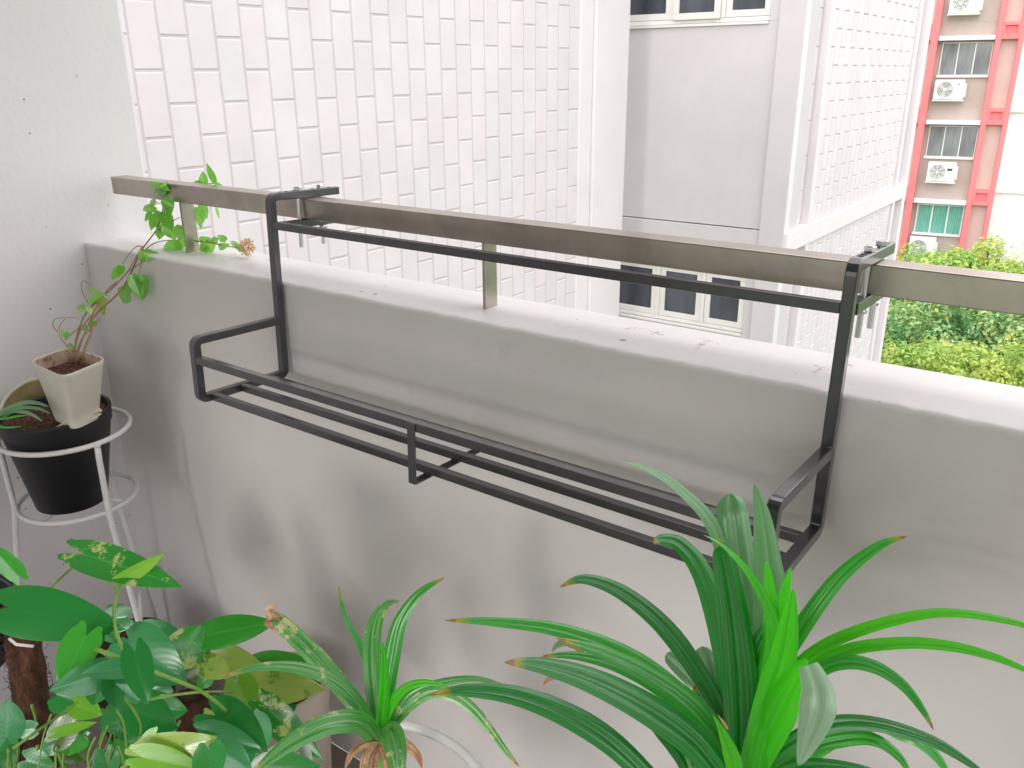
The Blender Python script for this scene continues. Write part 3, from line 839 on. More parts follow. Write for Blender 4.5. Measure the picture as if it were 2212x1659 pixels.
S([(928,1502),(1000,1490),(1110,1500),(1220,1540),(1320,1602),(1410,1690)], 62, .88, .90, 0, bs=(1500,1800), pleat=.2, twist=-10)
S([(1960,1158),(1900,1178),(1820,1240),(1755,1322),(1700,1410),(1655,1520)], 44, .90, .95, 1, twist=22)
S([(2300,1390),(2212,1350),(2058,1324),(1932,1340),(1805,1383),(1722,1440),(1665,1530)], 31, .88, .95, 2, twist=38)
S([(2275,1478),(2212,1446),(2143,1418),(2058,1397),(1953,1389),(1830,1405),(1745,1452),(1680,1540)], 31, .84, .94, 2, twist=38)
S([(2017,1578),(1995,1537),(1950,1480),(1890,1441),(1822,1430),(1762,1456),(1690,1540)], 36, .80, .94, 1, twist=30)
S([(1744,1424,.80),(1722,1462,.82),(1692,1515,.85),(1655,1590,.88)], 92, .74, .93, 2, tipshape=2.2, pleat=.14, twist=8)
S([(1725,1653,.76),(1745,1600,.765),(1764,1540,.775),(1766,1490,.79)], 100, .74, .8, 6, tipshape=1.7, pleat=.10, base_w=.42, bs=(1746,1436,.80))
S([(2160,1700),(2090,1645),(2010,1598),(1900,1564),(1800,1562),(1710,1600),(1640,1660)], 44, .78, .93, 0, bs=(1610,1720), pleat=.22)
S([(1975,1690),(1945,1638),(1895,1600),(1840,1594),(1760,1612),(1680,1660)], 38, .80, .92, 1, bs=(1620,1730), twist=20)
S([(2060,1700),(2035,1650),(2000,1612),(1950,1585),(1850,1575)], 34, .86, .92, 1, bs=(1620,1730), twist=10)
S([(1950,1690),(1860,1662),(1760,1652),(1690,1668)], 40, .80, .9, 0, bs=(1620,1740))
S([(1713,1272),(1706,1340),(1690,1430),(1655,1540)], 78, .80, .90, 2, tipshape=1.7, bs=(1605,1740), twist=14)
S([(1708,1226),(1694,1280),(1670,1370),(1640,1500)], 62, .86, .93, 2, tipshape=1.6, twist=-30)
S([(1655,1210),(1664,1300),(1660,1420),(1630,1560)], 60, .88, .92, 2, tipshape=2.2, twist=-38)
S([(1675,1330),(1640,1400),(1600,1540)], 66, .90, .94, 0, twist=20)
S([(1615,1340),(1600,1500)], 80, .95, .96, 0)
S([(1540,1545),(1562,1585),(1585,1650)], 46, .80, .88, 2, bs=(1600,1760), tipshape=1.5, twist=-20)
S([(1385,1540),(1430,1580),(1475,1630)], 50, .96, .95, 0, bs=(1540,1760))
S([(1462,1590),(1490,1625)], 30, .95, .94, 5, bs=(1530,1760))
S([(1500,1480),(1520,1560),(1540,1640)], 60, 1.0, .97, 0, bs=(1560,1760))
S([(1560,1500),(1560,1600)], 66, .98, .96, 0, bs=(1570,1760))
S([(1516,1396),(1530,1440),(1555,1520)], 42, 1.06, 1.0, 3, tipshape=14)
S([(1440,1410),(1475,1440),(1520,1500)], 46, 1.05, 1.0, 3, tipshape=10)
S([(1556,1262),(1562,1340),(1580,1480)], 40, 1.06, 1.0, 3, tipshape=10)
S([(1172,1481,1.02),(1186,1466,1.02),(1205,1459,1.02)], 26, 1.02, 1.02, 4, bs=(1240,1462,1.02), tipshape=1.2)
S([(1225,1395,1.03),(1245,1398,1.03)], 16, 1.03, 1.03, 4, bs=(1262,1408,1.03))
S([(1549,1543,.82),(1560,1556,.83)], 14, .82, .83, 4, bs=(1572,1572,.84))
b.build('foliage', mats, big, True, off=bo)
b = MB(); b.tube([at(1600, 1640, .97), at(1600, 1735, .985), V((bp.x, bp.y, -.60))], [.016, .024, .026], 12); b.build('stem', M['stemg'], big, True, off=bo)
def pot(name, parent, c, rt, rb, z0, z1, m, mi=None, thick=.004, off=(0,0,0), lip=.006, n=48, soilz=None, ms=None):
    b = MB(); P = [(0.001, z0), (rb, z0), (rb + (rt-rb)*.86, z0 + (z1-z0)*.84), (rb + (rt-rb)*.87 + lip*.5, z0 + (z1-z0)*.855), (rt, z1 - .004), (rt, z1), (rt - thick, z1 + .001), (rt - thick - .001, z1 - .006)]
    b.lathe((c[0], c[1], 0), P, n)
    o = b.build(name, m, parent, True, off=off, bevel=0)
    i = MB(); i.lathe((c[0], c[1], 0), [(rt - thick - .001, z1 - .006), (rb + (rt - rb) * .5 - thick, z0 + (z1 - z0) * .5), (.001, z0 + (z1 - z0) * .5)], n)
    i.build('inner_wall', mi or m, o, True, off=(0,0,0) if not parent else off) if False else None
    if mi: i.build('pot_liner', mi, parent, True, off=off)
    if soilz is not None:
        s = MB(); rr = rb + (rt - rb) * ((soilz - z0) / (z1 - z0)) - thick - .001
        vs = [(c[0], c[1], soilz + .004)]; fs = []; R_ = 10; Nn = 48
        for a in range(1, R_ + 1):
            for j in range(Nn):
                an = 2*PI*j/Nn; r = rr * a / R_; x = c[0] + r*math.cos(an); y = c[1] + r*math.sin(an)
                vs.append((x, y, soilz + .007 * noise.noise(V((x*60, y*60, 0))) + .004 * noise.noise(V((x*150, y*150, 3))) ))
        for j in range(Nn): fs.append((0, 1 + j, 1 + (j+1) % Nn))
        for a in range(R_ - 1):
            for j in range(Nn):
                q = 1 + a*Nn; fs.append((q + j, q + Nn + j, q + Nn + (j+1) % Nn, q + (j+1) % Nn))
        s.add(vs, fs); s.build('soil', M['soil'], parent, True, off=off)
    return o
pot('pot', big, (bp.x, bp.y), .115, .085, -.78, -.56, M['blackpot'], M['blackpot'], off=bo, soilz=-.60)

def stand(c, zr, R, zl, Rl, legang, foot, rad, label, group, brace=None):
    o = (c[0], c[1], -1.25)
    root = empty('plant_stand', o, label, "plant stand", group)
    ring = lambda z, r: [(c[0] + r*math.cos(2*PI*i/64), c[1] + r*math.sin(2*PI*i/64), z) for i in range(64)]
    b = MB(); b.tube(ring(zr, R), rad, 10, True); b.build('upper_ring', M['wire'], root, True, off=o)
    b = MB(); b.tube(ring(zl, Rl), rad, 10, True); b.build('lower_ring', M['wire'], root, True, off=o)
    for a in (25, 115):
        a = math.radians(a); d = V((math.cos(a), math.sin(a), 0))
        b = MB(); b.tube([V((c[0], c[1], zl)) - d*Rl, V((c[0], c[1], zl)) + d*Rl], rad*.72, 8); b.build('cross_bar', M['wire'], root, True, off=o)
    legs = []
    for a in legang:
        a = math.radians(a); d = V((math.cos(a), math.sin(a), 0)); cc = V((c[0], c[1], 0))
        P = [cc + d*R + V((0,0,zr)), cc + d*(R*.98) + V((0,0,zr - .04)), cc + d*(Rl + rad) + V((0,0,zl)), cc + d*(Rl + (foot-Rl)*.35) + V((0,0,zl + (-1.25-zl)*.4)), cc + d*foot + V((0,0,-1.245))]
        if foot > Rl: P = [P[0], P[1], P[2] + V((0,0,.02)), P[2], cc + d*(Rl + (foot-Rl)*.5) + V((0,0,zl + (-1.25-zl)*.5)), P[4]]
        b = MB(); b.tube(P, rad*1.15, 10)
        # little weld fillets
        for q, z in ((R, zr), (Rl + rad*.5, zl)):
            b.tube([cc + d*q + V((0,0,z + rad*.6)), cc + d*q + V((0,0,z)), cc + d*q + V((0,0,z - rad*1.6))], [rad*.9, rad*1.7, rad*1.0], 10)
        b.build('leg', M['wire'], root, True, off=o); legs.append(P)
    if brace:
        b = MB(); i, j, f = brace
        p = legs[i][4]; q = legs[j][4]; b.tube([p, q], rad*.8, 8); b.build('brace', M['wire'], root, True, off=o)
    return root
stand((-.575, -.24), -.40, .150, -.588, .138, (0, 120, 240), .25, .0064, "white round wire plant stand in the left corner holding the black pot", "white wire plant stands", (0, 1, .5))
stand((.768, -.564), -.55, .200, -.72, .150, (38, 158, 278), .22, .0078, "white round wire plant stand under the small pandan at the bottom centre", "white wire plant stands")
stand((bp.x, bp.y), -.66, .150, -.788, .125, (60, 180, 300), .22, .0056, "white round wire plant stand under the large bushy pandan", "white wire plant stands")

# ---- small pandan
sp_ = at(812, 1640, 1.2)
so = (sp_.x, sp_.y, -.71)
small = empty('pandan_plant', so, "small pandan plant with yellow striped leaves and dry brown leaf bases at bottom centre", "potted plant")
b = MB(); base = (815, 1615)
k = 1.2
S([(586,1322),(618,1352),(680,1412),(740,1482),(788,1550)], 46, 1.22, k, 5, tipshape=9, pleat=.24, twist=10)
S([(479,1463),(560,1440),(650,1443),(730,1475),(785,1535)], 36, 1.12, k, 5, twist=-8)
S([(731,1263),(744,1325),(770,1375),(800,1440),(822,1530)], 28, 1.24, k, 1, twist=35)
S([(862,1300,1.14),(835,1306,1.17),(808,1350,1.19),(803,1430,1.2),(812,1540,1.2)], 42, 1.16, k, 5, tipshape=3)
S([(960,1248),(908,1278),(864,1340),(845,1420),(832,1510)], 44, 1.2, k, 1, twist=-12)
S([(826,1386),(830,1450),(826,1530)], 32, 1.15, k-.01, 2, tipshape=1.8)
S([(976,1487),(920,1474),(870,1490),(835,1545)], 24, 1.14, k, 2, twist=20)
S([(1100,1483),(1030,1466),(955,1474),(885,1502),(845,1562)], 28, 1.18, k, 5)
S([(1122,1657),(1095,1625),(1058,1575),(1020,1530),(975,1500),(920,1500),(865,1545)], 30, 1.14, k, 5, twist=10)
S([(530,1690),(590,1632),(650,1590),(720,1560),(778,1560),(808,1590)], 54, 1.05, k-.01, 5, tipshape=3, twist=-14)
S([(862,1700,1.05),(858,1640,1.08),(850,1596,1.12),(838,1575,1.16)], 54, 1.05, k-.01, 5, tipshape=4)
S([(800,1450),(808,1530)], 34, 1.21, k, 0)
S([(845,1460),(832,1540)], 30, 1.2, k, 1)
# dry curled tip and dry basal leaves
S([(592,1316,1.21),(581,1322,1.2),(580,1336,1.21),(598,1345,1.22),(606,1356,1.22)], 34, 1.22, 1.22, 4, tipshape=6, bs=(622,1372,1.222), pleat=.3)
S([(596,1312,1.20),(588,1308,1.19),(584,1318,1.19),(594,1326,1.2)], 22, 1.2, 1.2, 4, bs=(600,1340,1.215), tipshape=8)
for (pp, w) in (([(745,1660),(760,1625),(790,1602)], 24), ([(912,1660),(900,1630),(872,1606),(850,1600)], 26), ([(780,1690),(785,1640),(800,1610)], 18),
                ([(880,1700),(868,1640),(850,1610)], 20), ([(812,1700),(806,1650)], 22), ([(835,1700),(838,1650)], 24), ([(852,1572),(846,1590)], 20), ([(795,1680),(792,1640),(806,1612)], 14)):
    S(pp, w, 1.14, 1.18, 4, bs=(820,1600), tipshape=3, twist=random.uniform(-30, 30), pleat=.3)
b.build('foliage', mats, small, True, off=so)
b = MB(); b.tube([at(815, 1575, 1.2), at(813, 1630, 1.2), V((sp_.x, sp_.y, -.66))], [.010, .017, .016], 12); b.build('stem', M['stemg'], small, True, off=so)
pot('pot', small, (sp_.x, sp_.y), .082, .06, -.71, -.59, M['blackpot'], M['blackpot'], off=so, soilz=-.615)

# ---- left corner: black pot with soil and grassy plant
bc = (-.56, -.262)
bo2 = (bc[0], bc[1], -.58)
bpot = empty('strap_leaf_plant', bo2, "black plastic pot of soil with drooping grassy strap leaves on the corner stand", "potted plant")
pot('pot', bpot, bc, .127, .083, -.580, -.338, M['blackpot'], M['blackpot'], off=bo2, soilz=-.357, thick=.005)
b = MB()
RCs = lambda x, y: (x * .2315, 822.9 + y * .2315)
def SS(pts, w, kt, kb, mi, **kw):
    strap(b, [RCs(*p) for p in pts], w * .2315, kt, kb, mi, **kw)
SS([(455,240),(350,205),(220,200),(60,260),(-60,330)], 70, 1.93, 1.98, 3)
SS([(470,305),(350,255),(200,245),(60,290),(-60,340)], 60, 1.92, 1.98, 3)
SS([(400,378),(310,320),(220,285),(100,280),(-40,330)], 55, 1.90, 1.98, 3)
SS([(260,320),(150,330),(40,350),(-60,350)], 45, 1.92, 1.98, 2)
SS([(200,425),(110,430),(30,430),(-80,380)], 40, 1.90, 1.98, 1)
SS([(230,290),(120,290),(0,350),(-80,360)], 50, 1.95, 1.98, 1)
b.build('foliage', mats, bpot, True, off=bo2)
hk = MB()
P = [RCs(500,440), RCs(640,375), RCs(800,315), RCs(905,265), RCs(950,275)]
strap(hk, [(p[0], p[1], 1.975 + .012*i) for i, p in enumerate(P)], 11, 1.95, 2.0, 0, pleat=.5, tipshape=3)
P = [RCs(560,435), RCs(700,395), RCs(860,340), RCs(940,300)]
strap(hk, [(p[0], p[1], 1.98 + .014*i) for i, p in enumerate(P)], 8, 1.95, 2.0, 0, pleat=.5, tipshape=3)
o = hk.build('dry_husk', M['husk'], None, True)
tag(o, "dry pale leaf husk lying across the soil and rim of the black corner pot", "dry leaf")

# cream round pot leaning behind (tilted towards the viewer)
cpc = at(96, 893, 2.12)
nrm = (CAM - cpc).normalized(); nrm = (nrm * .8 + V((.1, -.1, .5))).normalized()
Mr = V((0, 0, 1)).rotation_difference(nrm).to_matrix()
b = MB(); b.lathe(cpc, [(.001, -.09), (.065, -.09), (.097, -.004), (.101, 0), (.097, .002), (.093, -.004)], 48, M=Mr)
lean = empty('leaning_pot', cpc, "stained cream round pot tilted behind the black corner pot", "pot")
b.build('pot', M['cream'], lean, True, off=cpc)
b = MB(); b.lathe(cpc, [(.0935, -.003), (.062, -.084), (.001, -.085)], 48, M=Mr); b.build('pot_liner', M['mossin'], lean, True, off=cpc)

# ---- cream square pot with the leggy basil like plant
def sqpot():
    ct = V((-.455, -.257, -.19)); cb = V((-.487, -.247, -.345))
    ax = V((.168, -.006, 0)) * .5; ay = V((.008, .115, 0)) * .5
    rot = math.radians(0)
    # corner directions as seen: left, front, right, back
    cor = [V((-.522, -.312, -.19)), V((-.345, -.322, -.19)), V((-.385, -.198, -.19)), V((-.552, -.200, -.19))]
    root = empty('potted_herb', cb, "leggy herb with bright green leaves in a cream square pot, trailing onto the rail", "potted plant")
    def ringpts(sc_, z_t, inset=0):
        c = cb.lerp(ct, z_t); f = .66 + .34 * z_t; P = []
        q = [c + (x - ct) * f for x in cor]
        cen = sum(q, V()) / 4
        q = [p + (cen - p).normalized() * inset for p in q]
        for i in range(4):
            p0, p1, p2 = q[i-1], q[i], q[(i+1) % 4]
            a = (p0 - p1).normalized() * .027; d = (p2 - p1).normalized() * .027
            for k in range(6):
                u = k / 5; P.append((1-u)**2 * (p1 + a) + 2*u*(1-u) * p1 + u*u * (p1 + d))
        return P
    def skin(b, rings, cap=False):
        n = len(rings[0]); vs = [p for r in rings for p in r]; fs = []
        for i in range(len(rings) - 1):
            for j in range(n): fs.append((i*n+j, i*n+(j+1) % n, (i+1)*n+(j+1) % n, (i+1)*n+j))
        if cap: fs.append(tuple(range(n))); 
        b.add(vs, fs)
    up = V((0, 0, .0015))
    r0 = ringpts(1, 0); r1 = ringpts(1, .25); r2 = ringpts(1, .6); r3 = ringpts(1, .93); r4 = [p for p in ringpts(1, 1.0)]
    r5 = [p + up for p in ringpts(1, 1.0, .0015)]; r6 = [p for p in ringpts(1, 1.0, .004)]
    b = MB(); skin(b, [r0, r1, r2, r3, r4, r5, r6], True); b.build('pot', M['cream'], root, True, off=cb)
    b = MB(); skin(b, [r6, ringpts(1, .8, .0045), ringpts(1, .45, .0045)]); b.build('pot_liner', M['creamin'], root, True, off=cb)
    s = MB(); rr = ringpts(1, .80, .005); c = sum(rr, V()) / len(rr); vs = [c + V((0,0,.008))]; fs = []; n = len(rr)
    for a in range(1, 9):
        for p in rr:
            q = c.lerp(p, a / 8); vs.append(q + V((0, 0, .010 * noise.noise(q * 70) + .006 * (1 - a/8))))
    for j in range(n): fs.append((0, 1 + j, 1 + (j+1) % n))
    for a in range(7):
        for j in range(n): k_ = 1 + a*n; fs.append((k_+j, k_+n+j, k_+n+(j+1) % n, k_+(j+1) % n))
    s.add(vs, fs); s.build('soil', M['soil'], root, True, off=cb)
    # stems (pixel x, y in crop, world y plane)
    b = MB()
    def pt(x, y, yw):
        p = c1(x, y); q = on(p[0], p[1], 1, yw); return q
    def st(P, w):
        C = catmull([tuple(pt(*p)) for p in P], 26); b.tube(C, [w * (1 - .55 * i / 25) for i in range(26)], 7)
    st([(600,1500,-.25),(615,1420,-.24),(670,1290,-.20),(650,1240,-.18),(720,1150,-.14),(860,1020,-.08),(940,900,-.03),(1000,760,.0),(1040,690,.03),(1130,570,.06),(1170,470,.07),(1190,370,.075)], .0030)
    st([(540,1450,-.25),(560,1330,-.22),(610,1190,-.18),(690,1090,-.13),(800,1000,-.09),(930,860,-.04),(1010,720,.0),(1040,680,.02)], .0024)
    st([(530,1450,-.25),(590,1280,-.21),(680,1160,-.16),(780,1000,-.10),(870,930,-.06),(960,840,-.02),(1120,760,.05)], .0020)
    st([(570,1440,-.25),(640,1250,-.20),(760,1020,-.12),(850,930,-.07)], .0018)
    st([(1000,760,.0),(1100,670,.06),(1200,640,.08),(1340,635,.12)], .0018)
    st([(1150,560,.06),(1230,510,.075),(1310,470,.08)], .0016)
    st([(1040,690,.02),(1000,680,.0),(950,720,-.02),(890,810,-.04)], .0015)
    st([(1040,700,.02),(1030,780,-.005),(1010,890,-.02)], .0015)
    st([(1340,640,.12),(1500,650,.12),(1640,680,.13),(1730,690,.135)], .0020)
    st([(500,1420,-.25),(440,1340,-.24),(430,1270,-.23),(470,1210,-.22)], .0014)
    st([(470,1360,-.24),(540,1300,-.22),(600,1250,-.2)], .0014)
    st([(420,1300,-.24),(385,1260,-.24),(400,1210,-.24),(480,1200,-.23),(560,1200,-.22)], .0011)
    st([(640,1090,-.16),(600,1020,-.15),(590,960,-.15),(610,930,-.15),(660,970,-.14)], .0012)
    st([(560,1450,-.25),(600,1340,-.22),(680,1260,-.18),(730,1190,-.15)], .0016)
    b.build('stem', M['stemr'], root, True, off=cb)
    # leaves
    b = MB()
    def lf(bx, by, tx, ty, w, yw, mi=0, **kw):
        B = pt(bx, by, yw); T = pt(tx, ty, yw + random.uniform(-.015, .015))
        k0 = (B - CAM).dot(FW); k1 = (T - CAM).dot(FW)
        heart(b, c1(bx, by), c1(tx, ty), w * .29762, k0, k1, mi, lobe=.03, shape=1.0, roll=kw.get('roll', random.uniform(-25, 25)), fold=.25, droop=.1)
    L = [(1180,260,1065,210,50,.078),(1200,255,1090,300,40,.078),(1170,240,1220,270,40,.078),(1150,250,1110,235,36,.078),(1200,280,1130,320,40,.078),(1160,270,1210,225,30,.078),
         (1130,350,1060,400,40,.07),(1120,390,1030,440,70,.07),(1090,430,1055,505,40,.07),(1110,450,1100,570,50,.07),(1160,430,1110,560,75,.07),(1200,330,1260,390,70,.07),(1190,340,1240,470,60,.07),
         (1180,440,1250,560,95,.07),(1200,520,1270,640,95,.07),(1170,540,1160,640,75,.07),(1150,530,1230,600,60,.075),(1220,400,1190,440,50,.07),(1240,380,1235,470,36,.07),
         (1310,530,1300,640,75,.10),(1330,600,1310,730,60,.11),(1300,650,1175,740,95,.10),(1140,760,1040,720,55,.05),(1040,720,1020,800,60,.0),(1050,730,1150,740,60,.03),(1080,760,1015,800,50,.0),
         (880,820,815,945,75,-.05),(880,830,860,890,50,-.05),(920,950,950,1040,45,-.04),(920,1000,870,1110,110,-.05),(960,890,1030,1060,95,-.03),(1010,890,1000,1000,80,-.02),(1030,900,1080,960,60,-.02),(1050,960,1040,1090,60,-.02),(1020,930,990,1050,60,-.02),
         (720,1040,640,1120,75,-.13),(690,1010,770,1040,30,-.14),(700,1000,620,985,24,-.14),(740,1060,740,1150,75,-.12,1),(740,1120,750,1180,50,-.12,1),(620,1120,545,1125,30,-.16),(620,1130,530,1170,24,-.16),(640,1120,660,1180,40,-.16),
         (690,1220,670,1280,40,-.17),(640,1270,590,1290,40,-.2),(490,1330,440,1290,50,-.24),(500,1320,460,1345,40,-.24),(500,1390,530,1420,30,-.24),(590,1270,570,1300,30,-.2),
         (1480,240,1470,130,60,.15),(1560,220,1495,70,46,.15),(1560,230,1600,235,30,.15),(1460,220,1400,215,30,.15),(1460,380,1500,480,70,.14),(1430,400,1460,560,56,.14),(1470,420,1480,520,46,.14),(1570,400,1590,480,20,.15),
         (1450,640,1520,625,50,.12),(1500,640,1525,750,100,.12),(1450,690,1520,700,60,.12),(1580,640,1510,640,50,.13),(1640,640,1560,590,50,.13),(1730,680,1650,640,40,.14),(1740,700,1700,650,40,.14),(1590,690,1650,670,50,.13),(1770,690,1700,700,50,.14)]
    for q in L: lf(*q)
    b.build('foliage', [M['bl'], M['hy']], root, True, off=cb)
    # stem behind the rail feeding the leaves beyond it
    b = MB(); C = catmull([tuple(pt(*p)) for p in [(1340,640,.145),(1400,560,.15),(1440,420,.15),(1480,250,.15),(1560,225,.15)]], 20); b.tube(C, .0012, 6); b.build('stem', M['stemg'], root, True, off=cb)
    # dried flower head on the parapet
    b = MB(); c = pt(1790, 690, .14)
    for i in range(160):
        d = V((random.gauss(0,1), random.gauss(0,1), random.gauss(0,1))).normalized(); p = c + d * random.uniform(.004, .019)
        b.tube([p, p + d * .006], .0012, 4)
    b.build('flower_head', M['flower'], root, off=cb)
sqpot()

# ---- pothos on a coir pole, left foreground
KP = 1.32
pb = at(225, 1800, 1.42)
po = (pb.x, pb.y, pb.z - .16)
poth = empty('pothos_plant', po, "bushy dark green pothos trained on a brown coir pole at the lower left", "potted plant")
hm = [M['hd'], M['hm'], M['hv'], M['hg'], M['hy'], M['hl'], M['ho']]
b = MB()
def Hh(bx, by, tx, ty, w, k, mi, dk=0, roll=None, **kw):
    heart(b, c3(bx, by), c3(tx, ty), w * .32242, k, k + dk, mi, roll=random.uniform(-22, 22) if roll is None else roll, **kw)
Hh(560,140,1172,322,230,1.30,2,-.06, roll=-14, fold=.12)
Hh(810,312,1086,163,105,1.27,5,-.03, roll=25, fold=.4)
Hh(60,500,790,620,330,1.22,0,-.03, roll=-8, fold=.1)
Hh(845,560,640,590,170,1.30,3,0.0); Hh(700,545,765,745,190,1.33,0,.0)
Hh(575,690,392,1035,235,1.18,1,-.04, roll=12); Hh(640,700,660,665,90,1.2,1)
Hh(660,690,600,800,90,1.2,0)
Hh(880,905,535,930,140,1.15,3,-.02,roll=20, fold=.5)
Hh(700,930,340,1060,210,1.17,3,-.05); Hh(690,930,620,1165,200,1.19,0,0)
Hh(905,800,978,1142,190,1.12,0,-.03, roll=10, fold=.3); Hh(865,880,965,1110,240,1.16,3,-.02)
Hh(770,970,775,1178,160,1.16,0,-.02); Hh(870,1020,930,1140,150,1.2,3)
Hh(880,740,1222,995,340,1.36,3,-.04, roll=10); Hh(800,800,1000,1000,250,1.38,3)
Hh(1195,828,1372,618,250,1.36,2,.02,roll=8, fold=.12)
Hh(1392,680,1818,590,205,1.38,1,-.03, roll=-15, fold=.1)
Hh(980,650,1230,690,150,1.46,3); Hh(1390,850,1205,960,190,1.46,6); Hh(1300,850,1290,1010,200,1.48,6)
Hh(1400,960,1310,1040,100,1.45,1); Hh(1380,870,1540,960,150,1.45,4)
Hh(1440,1220,1778,1445,300,1.22,0,-.04, roll=-8, fold=.3); Hh(1370,1350,1740,1450,200,1.2,3,-.02)
Hh(965,1500,1420,1390,250,1.10,4,-.02, roll=12); Hh(955,1500,1360,1590,190,1.08,5)
Hh(1400,1450,1400,1700,210,1.08,0); Hh(1450,1440,1695,1585,200,1.14,3); Hh(1560,1440,1600,1640,260,1.2,0)
Hh(900,1180,1172,1302,260,1.26,0,-.03); Hh(900,1190,660,1330,260,1.28,0); Hh(860,1240,980,1380,240,1.3,0)
Hh(45,1365,60,1120,210,1.02,3, fold=.05); Hh(385,1335,635,1262,75,1.12,5)
Hh(510,1150,680,1215,150,1.25,5); Hh(380,1380,560,1190,180,1.28,6)
Hh(110,275,-70,60,130,1.25,1); Hh(1040,1350,905,1480,110,1.2,5); Hh(1700,1240,1800,1420,170,1.3,3)
Hh(1740,1560,2140,1580,220,1.3,0)
rr = random.Random(5)
for i in range(44):                                     # deeper leaves filling the bush
    x = rr.uniform(-40, 1650); y = rr.uniform(1080, 1680)
    if x > 1100 and y < 1330: y += 250
    a = rr.uniform(0, 2 * PI); l = rr.uniform(130, 230)
    Hh(x, y, x + math.cos(a) * l, y + abs(math.sin(a)) * l, rr.uniform(110, 190), rr.uniform(1.30, 1.62), rr.choice([0, 0, 0, 0, 6, 1, 3]))
b.build('foliage', hm, poth, True, off=po)
b = MB()
q = lambda x, y, k: (*c3(x, y), k)
stem(b, [q(640,775,1.17), q(860,860,1.15), q(1040,930,1.16), q(1350,1060,1.2), q(1520,1195,1.22)], 10, taper=.8)
stem(b, [q(870,860,1.15), q(790,700,1.18), q(765,560,1.22), q(780,420,1.25), q(812,312,1.27)], 9)
stem(b, [q(235,480,1.34), q(330,370,1.33), q(440,270,1.31), q(560,160,1.30)], 7)
stem(b, [q(1000,1115,1.22), q(1150,1085,1.2), q(1350,1065,1.2), q(1570,1060,1.5)], 7)
stem(b, [q(90,1440,1.12), q(240,1330,1.15), q(400,1220,1.2), q(520,1130,1.24)], 8)
stem(b, [q(790,940,1.17), q(830,1090,1.18), q(900,1190,1.2), q(945,1290,1.22), q(930,1400,1.25)], 7)
stem(b, [q(780,1180,1.17), q(830,1280,1.18), q(850,1460,1.22)], 6)
stem(b, [q(1412,680,1.38), q(1400,750,1.4), q(1350,835,1.43)], 5)
stem(b, [q(815,1570,1.12), q(880,1540,1.11), q(965,1510,1.1)], 7)
stem(b, [q(1195,828,1.36), q(1190,900,1.4), q(1150,1000,1.42)], 6)
stem(b, [q(105,275,1.25), q(100,340,1.28), q(115,420,1.34)], 6)
for i in range(46):
    x = rr.uniform(0, 1600); y = rr.uniform(1150, 1500); k0 = rr.uniform(1.25, 1.5)
    stem(b, [q(x, y, k0), q(x + rr.uniform(-60, 60), y + 160, k0 + .03), q(x + rr.uniform(-150, 150), y + 420, k0 + .05)], rr.uniform(4, 7))
b.build('stem', M['stemg'], poth, True, off=po)
# coir pole: column with fibres
def pole(name, x0, y0, x1, y1, k, w, parent, off):
    b = MB(); A = at(*c3(x0, y0), k); Bq = at(*c3(x1, y1), k + .04); r = w * .32242 * .5 * k / F
    n = 40; m_ = 26; vs = []; fs = []
    ax = (Bq - A).normalized(); e1 = ax.orthogonal().normalized(); e2 = ax.cross(e1)
    for i in range(n + 1):
        c = A.lerp(Bq, i / n)
        for j in range(m_):
            an = 2*PI*j/m_; d = e1*math.cos(an) + e2*math.sin(an)
            rr_ = r * (1 + .16 * noise.noise(V((j * .7, i * .6, 3))) + .10 * noise.noise(V((j*2.1, i*1.7, 9)))) * (.7 if i == 0 else 1)
            vs.append(c + d * rr_)
    for i in range(n):
        for j in range(m_): fs.append((i*m_+j, i*m_+(j+1) % m_, (i+1)*m_+(j+1) % m_, (i+1)*m_+j))
    fs.append(tuple(range(m_)))
    b.add(vs, fs)
    for i in range(420):                       # loose fibres
        u = rr.random(); an = rr.uniform(0, 2*PI); d = e1*math.cos(an) + e2*math.sin(an); c = A.lerp(Bq, u) + d * r
        t1 = (e1*-math.sin(an) + e2*math.cos(an)) * rr.uniform(-.02, .02) + ax * rr.uniform(-.02, .02)
        b.tube([c, c + d*.006 + t1*.5, c + t1 + d*rr.uniform(-.001, .010)], .0005, 3)
    return b.build(name, M['coir'], parent, True, off=off)
pole('coir_pole', 120, 455, 330, 2000, 1.42, 215, poth, po)
b = MB(); b.tube([at(*c3(95,395), 1.335), at(*c3(130,400), 1.33), at(*c3(150,430), 1.335)], .0032, 6); b.tube([at(*c3(275,472), 1.34), at(*c3(320,430), 1.335), at(*c3(366,387), 1.33)], .0022, 6)
b.build('twist_tie', M['red'], poth, True, off=po)
b = MB(); b.tube([at(*c3(60,705), 1.2), at(*c3(110,745), 1.2), at(*c3(225,757), 1.2)], .0022, 6); b.build('cable_tie', M['wire'], poth, True, off=po)
pot('pot', poth, (pb.x, pb.y), .13, .09, pb.z - .16, pb.z + .02, M['blackpot'], M['blackpot'], off=po, soilz=pb.z - .01)
# second pothos with short coir pole
pb2 = at(400, 1790, 1.62); po2 = (pb2.x, pb2.y, pb2.z - .14)
p2 = empty('pothos_plant', po2, "smaller pothos around a short reddish coir pole behind the bushy pothos", "potted plant")
pole('coir_pole', 1290, 1080, 1290, 2050, 1.56, 290, p2, po2)
b = MB()
Hh(1180,1150,1060,1250,120,1.5,0); Hh(1120,1080,1000,1040,120,1.5,0); Hh(1420,1190,1500,1340,120,1.5,4)
b.build('foliage', hm, p2, True, off=po2)
pot('pot', p2, (pb2.x, pb2.y), .11, .08, pb2.z - .14, pb2.z + .02, M['blackpot'], M['blackpot'], off=po2, soilz=pb2.z - .005)

